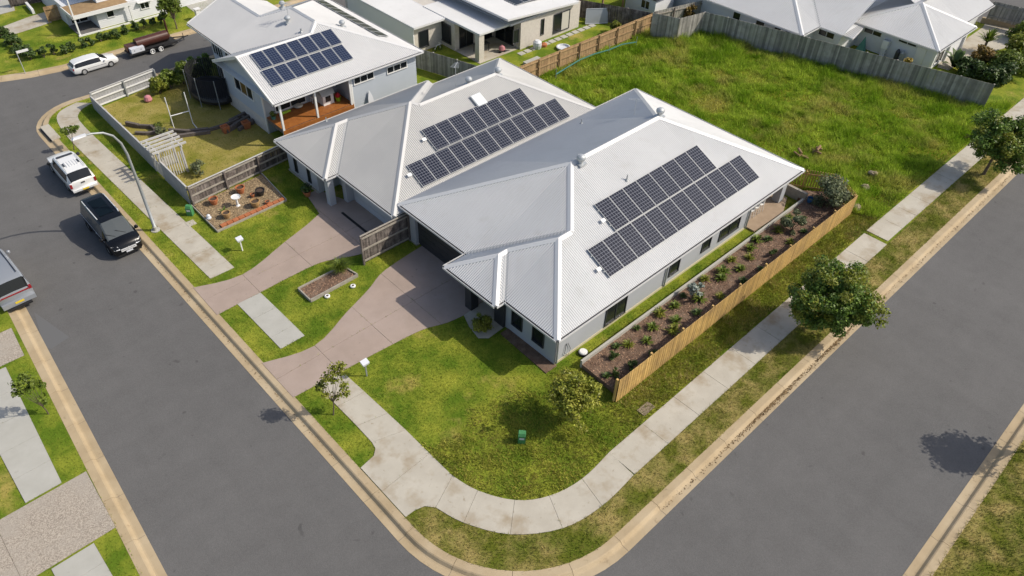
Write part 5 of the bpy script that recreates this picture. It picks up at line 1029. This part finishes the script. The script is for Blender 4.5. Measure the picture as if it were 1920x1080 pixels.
for a, b in (((238, 235), (262, 240)), ((262, 240), (285, 241)), ((285, 241), (292, 247)), ((255, 252), (275, 253)), ((275, 253), (302, 250)), ((318, 248), (350, 250)), ((350, 250), (392, 246)), ((300, 262), (335, 258)), ((335, 258), (395, 250)), ((392, 246), (425, 236)), ((425, 250), (445, 238)), ((425, 238), (448, 228)), ((432, 232), (462, 217)), ((440, 240), (470, 222)), ((448, 246), (478, 228)), ((462, 217), (482, 228)), ((455, 222), (475, 234))):
    k = random.uniform(.2, .34); MB().bar((*G2(*a), k/2), (*G2(*b), k/2), .2, k).build('sleeper', 'sleeper', c)
c = thing('garden_arbor', 'white timber arbor with slatted top and gate in the street fence', 'arbor', (-6.0, 28.3, 0))
for x in (-6.75, -5.3):
    for y in (27.65, 29.05): MB().box(x-.05, x+.05, y-.05, y+.05, 0, 2.0).build('post', 'white_weathered', c)
for x in (-6.75, -5.3): MB().box(x-.04, x+.04, 27.4, 29.3, 1.95, 2.08).build('beam', 'white_weathered', c)
for k in range(5): y = 27.5+k*.43; MB().box(-7.1, -4.95, y-.045, y+.045, 2.08, 2.2).build('rafter', 'white_weathered', c)
for k in range(13): y = 27.75+k*.1; MB().box(-6.78, -6.74, y-.03, y+.03, .1, 1.1).build('gate_picket', 'white_weathered', c)
for k in range(9): x = -6.6+k*.15; MB().box(x-.03, x+.03, 29.03, 29.07, .1, 1.6).build('lattice_slat', 'white_weathered', c)
for k in range(9): x = -6.6+k*.15; MB().box(x-.03, x+.03, 27.63, 27.67, .1, 1.6).build('lattice_slat', 'white_weathered', c)
x, y = G2(279, 190); o = MB().lathe((x, y, 0), [(.2, 0), (.3, .15), (.22, .4), (.05, .5)], 10).build('toy_car', 'pink'); tag(o, 'small pink toy car by the pale side fence', 'toy')
# ------------------------------------------------------------------ pots and ornaments
def pot(x, y, z, r, h, m, label, name='plant_pot'):
    c = thing(name, label, 'pot', (x, y, z)); MB().lathe((x, y, z), [(r*.6, 0), (r*.95, h*.6), (r, h*.85), (r*1.08, h*.88), (r*1.08, h), (r*.9, h), (r*.85, h*.8)], 16).build('pot', m, c, smooth=False); MB().lathe((x, y, z+h*.8), [(r*.86, 0), (r*.86, .01)], 12).build('soil', 'soil', c); return c
def boxpot(x, y, s, label):
    c = thing('planter_box', label, 'pot', (x, y, 0)); m = MB(); a, b = s*.75, s
    vs = [(x+i*a/2, y+j*a/2, 0) for i, j in ((-1, -1), (1, -1), (1, 1), (-1, 1))]+[(x+i*b/2, y+j*b/2, s) for i, j in ((-1, -1), (1, -1), (1, 1), (-1, 1))]+[(x+i*b*.42, y+j*b*.42, s) for i, j in ((-1, -1), (1, -1), (1, 1), (-1, 1))]+[(x+i*b*.38, y+j*b*.38, s*.75) for i, j in ((-1, -1), (1, -1), (1, 1), (-1, 1))]
    m.add(vs, [(r_*4+k, r_*4+(k+1) % 4, r_*4+4+(k+1) % 4, r_*4+4+k) for r_ in range(3) for k in range(4)]+[(12, 13, 14, 15), (3, 2, 1, 0)]); m.build('pot', 'terracotta', c)
boxpot(*G2(424, 248), .5, 'square terracotta planter on the yard sleepers, left of two'); boxpot(*G2(463, 240), .5, 'square terracotta planter by the blue house corner, right of two')
for px, py, r_, h_, mm, lab in ((403, 385, .26, .42, 'terracotta', 'terracotta pot nearest the painted fence in the pebble garden'), (453, 364, .27, .45, 'terracotta', 'terracotta pot against the dark fence in the pebble garden'), (490, 368, .27, .4, 'pot_black', 'black pot in the pebble garden'), (481, 390, .28, .45, 'pot_tan', 'tan urn pot at the pebble garden tile edge'), (427, 411, .24, .42, 'pot_tan', 'small tan pot in the middle of the pebble garden'), (503, 385, .14, .2, 'terracotta', 'little terracotta pot at the right end of the tile edging'), (475, 372, .13, .24, 'terracotta', 'little tilted terracotta pot beside the black pot')):
    x, y = G2(px, py); pot(x, y, .1, r_, h_, mm, lab)
x, y = G2(447, 388); c = thing('bird_bath', 'white pedestal bird bath in the pebble garden', 'bird bath', (x, y, .1)); MB().lathe((x, y, .1), [(.16, 0), (.07, .08), (.06, .5), (.1, .55)], 12).build('pedestal', 'trim_white', c); MB().lathe((x, y, .65), [(.06, 0), (.28, .08), (.28, .12), (.2, .06)], 16).build('bowl', 'trim_white', c)
x, y = G2(393, 413); o = MB().lathe((x, y, .1), [(.12, 0), (.16, .1), (.1, .2), (.12, .26), (.03, .34)], 10).build('garden_ornament', 'label_white'); tag(o, 'small white garden ornament near the pebble garden edge', 'ornament')
for px, py, lab in ((614, 557, 'white round lawn pot nearer the planter bed corner'), (662, 538, 'white round lawn pot nearer the fence end')):
    x, y = G2(px, py); c = thing('lawn_pot', lab, 'pot', (x, y, 0)); MB().lathe((x, y, 0), [(.1, 0), (.15, .04), (.15, .1), (.1, .13), (.06, .11)], 14).build('pot', 'white_plastic', c); MB().lathe((x, y, .11), [(.07, 0), (.06, .01)], 10).build('soil', 'soil', c)
for k, (px, py) in enumerate(((1404, 408), (1413, 402), (1422, 396))):
    x, y = G2(px, py, .12); x, y = max(x, 17.3), max(y, -.1); c = thing('bar_stool', 'white wire bar stool on the alfresco patio, %s from the window' % ORD[k], 'stool', (x, y, .12), group='white stools on the alfresco patio')
    MB().box(x-.16, x+.16, y-.16, y+.16, .7, .73).build('seat', 'white_plastic', c); MB().box(x+.13, x+.16, y-.16, y+.16, .73, 1.0).build('backrest', 'white_plastic', c)
    for a in (-.14, .14):
        for b in (-.14, .14): MB().bar((x+a*1.2, y+b*1.2, .12), (x+a, y+b, .7), .025).build('leg', 'white_plastic', c)
x, y = G2(1518, 378, .3); o = MB().lathe((x, y, .28), [(.16, 0), (.2, .3), (.18, .3), (.14, .05)], 14).build('bucket', 'blue'); tag(o, 'blue bucket in the bed behind the alfresco patio', 'bucket')
for px, py, m_, lab, nm in ((1500, 297, 'wood_log', 'cut log pieces in the long grass nearest the corner house roof', 'log_pile'), (1530, 288, 'wood_log', 'brown stump pieces in the long grass further into the lot', 'log_pile')):
    x, y = G2(px, py); c = thing(nm, lab, 'logs', (x, y, 0))
    for k in range(4): a = random.random()*3; p = Vector((x+random.uniform(-.3, .3), y+random.uniform(-.25, .25), .2+.09*k)); d = Vector((math.cos(a), math.sin(a), .1))*random.uniform(.2, .34); MB().tube([p-d, p+d], random.uniform(.06, .1), 8).build('log', m_, c)
for px, py, lab in ((1636, 329, 'pale rock lying in the lot grass above the fence corner'), (1622, 354, 'brown rock lying just behind the fence corner'), (1604, 392, 'small white stone at the end of the new fence')):
    x, y = G2(px, py); m = MB(); m.lathe((x, y, .05), [(.22, 0), (.3, .1), (.24, .2), (.06, .26)], 9); o = m.build('rock', 'rock'); tag(o, lab, 'rock')
    for v in o.data.vertices: v.co += Vector((random.uniform(-.07, .07), random.uniform(-.07, .07), random.uniform(-.04, .04)))
c = thing('silt_barrier', 'sagging teal plastic barrier along the brown fence line', 'barrier', (22, 21.6, 0)); q = [(21.8, 21.2), (23.5, 21.4), (25.0, 21.7), (26.6, 21.6), (28.3, 21.4), (29.8, 21.3), (31.2, 20.9)]
for k in range(6): a, b = q[k], q[k+1]; MB().bar((*a, .45+.06*(k % 2)), (*b, .45+.06*((k+1) % 2)), .07, .07).build('sheet_length', 'teal', c)
for k in range(0, 7, 2): MB().tube([(*q[k], 0), (*q[k], .9)], .025, 6).build('stake', 'steel', c)
# ------------------------------------------------------------------ vegetation
def leaf_mesh(name, clumps, n, size, m, up=.5, shell=.6, aspect=.5):
    C = np.array([c[:3] for c in clumps], float); Rr = np.array([c[3:6] for c in clumps], float); vol = Rr.prod(1)**(2/3); k = rng.choice(len(C), n, p=vol/vol.sum())
    d = rng.normal(size=(n, 3)); d /= np.linalg.norm(d, axis=1)[:, None]; rad = rng.random(n)**shell*(1+.25*rng.random(n)**3); c = C[k]+d*rad[:, None]*Rr[k]
    c[:, 2] = np.maximum(c[:, 2], .05)
    nrm = d*.7+rng.normal(size=(n, 3))*.6+np.array([0, 0, up]); nrm /= np.linalg.norm(nrm, axis=1)[:, None]
    t_ = rng.normal(size=(n, 3)); t_ -= (t_*nrm).sum(1)[:, None]*nrm; t_ /= np.linalg.norm(t_, axis=1)[:, None]; b = np.cross(nrm, t_); s = size*(.6+.8*rng.random(n)); s = s[:, None]
    V = np.stack([c-t_*s, c-b*s*aspect-t_*s*.1, c+t_*s-nrm*s*.3, c+b*s*aspect-t_*s*.1], 1).reshape(-1, 3); F = np.arange(4*n).reshape(-1, 4)
    return np_mesh(name, V, F, m, 4)
def shell_clumps(c, r, n, cr, flat=1.0, seed=1, low=-.5):
    R_ = random.Random(seed); out = []
    while len(out) < n:
        d = Vector((R_.gauss(0, 1), R_.gauss(0, 1), R_.gauss(0, 1))).normalized()
        if d.z < low: continue
        f = R_.uniform(.35, .92)*(1+.28*math.sin(3*math.atan2(d.y, d.x)+seed)*math.cos(2.3*d.z+seed)); s = cr*R_.uniform(.55, 1.3); out.append((c[0]+d.x*r[0]*f, c[1]+d.y*r[1]*f, c[2]+d.z*r[2]*f, s, s, s*.75*flat))
    return out
def tree(name, label, base, clumps, n, size, m, trunk_r=.06, group=None, fork=.45, cat='tree', bark='bark', up=.5, lean=None):
    c = thing(name, label, cat, (*base, 0), group=group); cz = np.mean([q[2] for q in clumps]); cx_ = np.mean([q[0] for q in clumps]); cy2 = np.mean([q[1] for q in clumps])
    f = Vector((base[0]+(cx_-base[0])*fork, base[1]+(cy2-base[1])*fork, cz*fork)); tk = MB(); tk.tube([(*base, -.05), ((base[0]+f.x)/2+.02, (base[1]+f.y)/2, f.z/2), f], [trunk_r*1.25, trunk_r, trunk_r*.85], 9); t_ = tk.build('trunk', bark, c)
    lb_ = MB()
    for q in clumps:
        e = Vector(q[:3]); mid = f.lerp(e, .5)+Vector((random.uniform(-.08, .08), random.uniform(-.08, .08), .1)); lb_.tube([f, mid, e], [trunk_r*.55, trunk_r*.35, trunk_r*.12], 5)
    lb_.build('limbs', bark, t_)
    me = leaf_mesh('crown', clumps, n, size, m, up); o = bpy.data.objects.new('crown', me); col.objects.link(o); o.parent = c; o.location = (-base[0], -base[1], 0)
    return c
def at(px, py, y): p = onY(px, py, y); return [float(v) for v in p]
# street trees
p = (12.55, -7.1, 2.45); tree('street_tree', 'large dense dark green street tree over the side footpath', (12.6, -6.9), shell_clumps(p, (2.15, 2.1, 1.75), 110, .42, seed=3, low=-.85), 34000, .078, 'leaf_dark', .09, fork=.5)
def top_leaves(tr, p, r, n, size, m, seed):  # paler leaves over the upper crown, sun highlights put into leaf colour
    cl = [c for c in shell_clumps(p, r, 60, .4, seed=seed, low=-.2)]; me = leaf_mesh('highlight_leaves', cl, n, size, m); o = bpy.data.objects.new('highlight_leaves', me); col.objects.link(o); o.parent = tr; o.location = tuple(-v for v in tr.location)
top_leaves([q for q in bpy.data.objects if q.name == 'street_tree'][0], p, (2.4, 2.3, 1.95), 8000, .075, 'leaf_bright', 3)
p = (34.1, -7.0, 2.7); tree('street_tree', 'dark green street tree at the right edge of the vacant lot', (34.3, -6.9), shell_clumps(p, (2.2, 2.1, 1.7), 80, .5, seed=5, low=-.8), 22000, .09, 'leaf_dark', .09, fork=.5)
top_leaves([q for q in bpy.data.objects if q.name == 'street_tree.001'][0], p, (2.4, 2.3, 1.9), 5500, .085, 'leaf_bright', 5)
x, y = -1.4, -2.45; tree('lawn_tree', 'yellow-green drooping tree on the corner lawn', (x, y), shell_clumps((x, y, 1.75), (1.2, 1.2, 1.35), 90, .3, seed=8, low=-.95), 6500, .075, 'leaf_yellow', .05, fork=.4, bark='bark', up=.2)
sx0, sy0 = G2(1805, 842); zc = 4.0; x, y = sx0+.799*zc, sy0-.731*zc; tree('street_tree', 'street tree on the lower right verge whose shadow falls on the road', (x, y-.2), shell_clumps((x, y, zc), (1.35, 1.35, 1.3), 44, .45, seed=15, low=-.8), 3200, .1, 'leaf_dark', .08, fork=.5)
x, y = -9.26, 5.04
cl = []
for px, py, r_ in ((627, 692, .3), (612, 708, .26), (603, 722, .25), (610, 738, .22), (640, 700, .26), (645, 722, .26), (648, 737, .22), (632, 742, .2), (625, 712, .2), (640, 685, .2), (598, 727, .18)):
    z = top_z(x, y, px, py); g_ = G(px, py, z); cl.append((float(g_[0]), float(g_[1]), z, r_*1.1, r_*1.1, r_*1.0))
tree('sapling', 'young sapling between the near kerb and footpath', (x, y), cl, 700, .085, 'leaf_bright', .028, fork=.42)
x, y = -18.71, 13.6; cl = []
for px, py, r_ in ((30, 722, .3), (45, 708, .3), (60, 715, .3), (75, 722, .24), (38, 735, .25), (78, 745, .2), (85, 752, .16), (55, 728, .24), (28, 738, .2)):
    z = top_z(x, y, px, py); g_ = G(px, py, z); cl.append((float(g_[0]), float(g_[1]), z, r_*.95, r_*.95, r_*.8))
tree('sapling', 'young leaning sapling on the verge across the street', (x, y), cl, 560, .085, 'leaf_mid', .025, fork=.3)
x, y = -9.75, 34.9; cl = []
for px, py, r_ in ((120, 245, .26), (132, 240, .28), (143, 238, .22), (126, 250, .2), (138, 247, .2)):
    z = top_z(x, y, px, py); g_ = G(px, py, z); cl.append((float(g_[0]), float(g_[1]), z, r_*.9, r_*.9, r_*.6))
tree('sapling', 'small staked sapling by the kerb beyond the white pickup', (x, y), cl, 330, .09, 'leaf_mid', .025, fork=.5)
x, y = 3.65, 48.3; zc = top_z(x, y, 321, 15); tree('garden_tree', 'leafy green tree at the edge of the balcony house lawn', (x, y), shell_clumps((x, y, zc), (1.0, 1.0, 1.25), 26, .4, seed=11), 5000, .09, 'leaf_mid', .05, fork=.4)
# shrubs
def shrub(name, label, x, y, z, rx, rz_, n, size, m, group=None, cat='shrub', seed=1, k=9, stem='bark'):
    c = thing(name, label, cat, (x, y, z), group=group); cl = shell_clumps((x, y, z+rz_), (rx, rx, rz_), k, rx*.45, seed=seed, low=-.9); me = leaf_mesh('foliage', cl, n, size, m); o = bpy.data.objects.new('foliage', me); col.objects.link(o); o.parent = c; o.location = (-x, -y, -z)
    s = MB()
    for q in cl[:5]: s.tube([(x, y, z-.03), (x+(q[0]-x)*.4, y+(q[1]-y)*.4, z+(q[2]-z)*.5), q[:3]], [.025, .018, .008], 5)
    s.build('stem', stem, c); return c
pts = [(84, 108), (102, 103), (122, 101), (137, 96), (156, 89), (173, 85), (190, 78), (202, 75), (219, 71), (236, 63), (255, 57), (270, 53), (287, 48), (305, 43)]
for k, (px, py) in enumerate(pts):
    x, y = G2(px, py); shrub('hedge_shrub', '%s dark green shrub from the left in the row below the balcony house' % ORD[k], x, y, 0, random.uniform(.27, .36), random.uniform(.34, .5), 800, .085, 'leaf_deep', 'row of shrubs below the balcony house', seed=20+k)
for k, (px, py, s) in enumerate(((10, 72, .55), (22, 84, .6), (34, 94, .6), (46, 104, .6), (58, 112, .5))):
    x, y = G2(px, py); shrub('hedge_shrub', '%s bush from the top in the hedge running down to the street sign' % ORD[k], x, y, 0, s, .45, 800, .09, 'leaf_deep', 'hedge above the street sign', seed=40+k)
for k, (px, py, s, m_, h_) in enumerate(((301, 176, .6, 'leaf_bright', .75), (322, 166, .8, 'leaf_mid', .85), (345, 157, .8, 'leaf_mid', .9), (365, 148, .8, 'leaf_dark', .9), (385, 140, .7, 'leaf_dark', .85))):
    x, y = G2(px, py); shrub('hedge_shrub', '%s bush from the pale fence in the yard hedge along the side street' % ORD[k], x, y, 0, s, h_, 2600, .1, m_, 'yard hedge behind the trampoline', seed=50+k)
for px, py, r_, h_, m_, lab in ((1882, 138, 1.5, .9, 'leaf_mid', 'large green hedge bush at the end of the grey fence'), (1905, 105, 1.5, .95, 'leaf_bright', 'yellow-green bush at the right edge by the concrete drive'), (1918, 78, 1.3, 1.0, 'leaf_mid', 'green bush furthest up the right edge'), (1838, 120, 1.0, .75, 'leaf_rust', 'rusty orange bush beside the concrete drive'), (1862, 152, 1.2, .7, 'leaf_deep', 'dark bush directly behind the grey fence end'), (1815, 142, .9, .6, 'leaf_deep', 'dark low bush behind the grey fence'), (1925, 130, 1.4, .7, 'leaf_mid', 'low green bush beside the upper footpath')):
    x, y = G2(px, py); shrub('hedge_bush', lab, x, y, 0, r_, h_, 4200, .12, m_, cat='bush', seed=int(px), k=18)
x, y = G2(1568, 392); zc = .3; shrub('garden_bush', 'big grey-green bush in the fence corner of the bed', x-.5, y+.3, .28, 1.15, .95, 5200, .085, 'leaf_grey', cat='bush', seed=77, k=20)
x, y = G2(1487, 442); shrub('garden_bush', 'silvery green bush in the mulch bed near the alfresco', x, y+.2, .28, .62, .62, 1700, .08, 'leaf_grey', cat='bush', seed=78, k=12)
x, y = G2(1303, 562, .3); shrub('garden_bush', 'pale silver leaved shrub in the middle of the mulch bed', x, y+.15, .28, .42, .6, 420, .08, 'leaf_silver', cat='bush', seed=79, k=10)
x, y = G2(905, 622); shrub('clipped_shrub', 'round clipped shrub at the corner house porch', x, y+.1, .03, .48, .46, 3600, .05, 'leaf_bright', cat='shrub', seed=80, k=26)
x, y = G2(1706, 110); shrub('yellow_shrub', 'yellow shrub against the white board wall', 44.5, 3.75, 0, .45, .6, 900, .09, 'yellow_bush', seed=81)
x, y = G2(1142, 55); shrub('garden_bush', 'bright green bush behind the brown fence', 31.6, 23.6, 0, .6, .7, 900, .12, 'leaf_bright', cat='bush', seed=82)
shrub('garden_bush', 'autumn coloured shrub behind the far fences', 38.9, 21.2, 0, .6, .8, 900, .11, 'leaf_rust', cat='bush', seed=83); x, y = G2(1345, 22); shrub('garden_bush', 'dark green shrub beside the upper grey roof', x, y, 0, .8, .8, 1200, .11, 'leaf_deep', cat='bush', seed=84)
x, y = G2(304, 255); shrub('garden_bush', 'rounded grey-green bush among the yard sleepers', x, y, .1, .42, .32, 700, .06, 'leaf_grey', cat='bush', seed=85); x, y = G2(300, 243); shrub('garden_bush', 'smaller green bush behind the rounded yard bush', x, y, .1, .28, .24, 350, .06, 'leaf_mid', cat='bush', seed=86)
x, y = G2(388, 330); shrub('garden_bush', 'grey twiggy bush behind the dark paling fence', x-.2, y+.4, 0, .6, .5, 800, .07, 'leaf_grey', cat='bush', seed=87)
# strap-leaved plants
def straps(n, L, wd, droop, m, name='strappy', upr=1.0):
    V = []; F = []
    for k in range(n):
        a = random.random()*6.283; l = L*random.uniform(.6, 1.1); e = random.uniform(.35, 1.35)*upr; dx, dy = math.cos(a), math.sin(a); sx_, sy2 = -dy*wd/2, dx*wd/2; o = len(V); hx = l*math.cos(e); hz = l*math.sin(e)
        P_ = [(0, 0), (hx*.5, hz*.62), (hx*.95, hz*(1-droop*.35))]
        V += [(-sx_, -sy2, 0), (sx_, sy2, 0), (dx*P_[1][0]+sx_, dy*P_[1][0]+sy2, P_[1][1]), (dx*P_[1][0]-sx_, dy*P_[1][0]-sy2, P_[1][1]), (dx*P_[2][0], dy*P_[2][0], P_[2][1])]; F += [(o, o+1, o+2), (o, o+2, o+3), (o+3, o+2, o+4)]
    return np_mesh(name, np.array(V), np.array(F), m)
sm = [straps(60, .48, .055, 1.2, 'leaf_mid'), straps(70, .42, .045, 1.0, 'leaf_bright'), straps(50, .34, .055, 1.0, 'leaf_deep')]
bed = [(1.6, -1.95, 2), (2.0, -2.2, 3), (3.0, -2.3, 3), (2.75, -1.4, 3), (3.95, -1.3, 1), (4.9, -1.8, 0), (5.85, -1.35, 0), (5.15, -.85, 2), (6.4, -2.2, 1), (7.1, -1.9, 0), (7.9, -1.15, 0), (8.4, -2.25, 2), (8.9, -.95, 2), (10.4, -2.3, 1), (11.6, -1.5, 0), (12.4, -2.4, 2), (13.1, -1.75, 0), (13.4, -.95, 1), (14.4, -1.5, 1), (15.1, -1.05, 0), (15.6, -2.2, 3), (16.6, -1.3, 2), (17.4, -2.3, 1), (2.6, -2.75, 3), (1.5, -2.8, 3), (20.0, -1.6, 2), (3.4, -1.0, 2), (4.4, -2.6, 3), (6.9, -.95, 1), (9.4, -1.7, 0), (9.9, -1.0, 2), (10.9, -.9, 1), (12.2, -1.2, 0), (14.0, -2.5, 2), (16.1, -.9, 0), (17.8, -1.2, 1), (18.9, -2.3, 2), (19.4, -.95, 0)]
bed.sort()
for k, (x, y, t_) in enumerate(bed):
    if t_ < 3:
        o = bpy.data.objects.new('strappy_plant', sm[t_]); col.objects.link(o); o.location = (x, y, .27); o.rotation_euler = (0, 0, random.random()*6); s = random.uniform(1.05, 1.5); o.scale = (s, s, s); tag(o, '%s bed plant from the street corner, a strap-leaved tuft in the bark mulch' % ORD[k], 'plant', 'plants along the mulch bed')
    else: shrub('small_shrub', '%s bed plant from the street corner, a small round shrub in the bark mulch' % ORD[k], x, y, .28, .24, .22, 420, .05, 'leaf_deep', 'plants along the mulch bed', 'plant', seed=100+k)
x, y = G2(640, 512); c = thing('grass_tree', 'spiky green grass tree in the planter bed between the driveways', 'plant', (x, y, .12)); o = bpy.data.objects.new('fronds', straps(420, 1.0, .022, .9, 'leaf_mid')); col.objects.link(o); o.parent = c; o.location = (0, 0, .12); MB().lathe((x, y, .12), [(.1, 0), (.1, .15), (.03, .2)], 8).build('trunk', 'bark', c)
x, y = G2(1842, 97); c = thing('yucca', 'tall spiky yucca beside the concrete drive', 'plant', (x, y, 0)); MB().tube([(x, y, 0), (x, y, .9)], [.12, .1], 8).build('trunk', 'bark', c); o = bpy.data.objects.new('leaves', straps(110, 1.5, .1, .5, 'leaf_mid')); col.objects.link(o); o.parent = c; o.location = (0, 0, .85)
x, y = G2(1787, 128); c = thing('banana_plant', 'broad leaved dark banana plant by the white house corner', 'plant', (x, y, 0)); o = bpy.data.objects.new('leaves', straps(26, 1.9, .42, .9, 'leaf_deep')); col.objects.link(o); o.parent = c; o.location = (0, 0, .15)
x, y = G2(577, 368); c = pot(x, y, .02, .24, .38, 'terracotta', 'terracotta pot with dark leafy plant by the neighbour front path'); o = bpy.data.objects.new('plant', leaf_mesh('plant', [(0, 0, .62, .32, .32, .28)], 260, .09, 'leaf_deep')); col.objects.link(o); o.parent = c
x, y = G2(422, 400); o = bpy.data.objects.new('strappy_plant', straps(30, .5, .05, 1.0, 'leaf_dark')); col.objects.link(o); o.location = (x, y, .1); tag(o, 'dark green tuft growing between pots in the pebble garden', 'plant')
o = bpy.data.objects.new('leaves', leaf_mesh('leaves', [(0, 0, .4, .22, .22, .2)], 160, .07, 'leaf_mid')); col.objects.link(o); pp = [q for q in bpy.data.objects if q.name.startswith('pot_plant')][0]; o.parent = pp
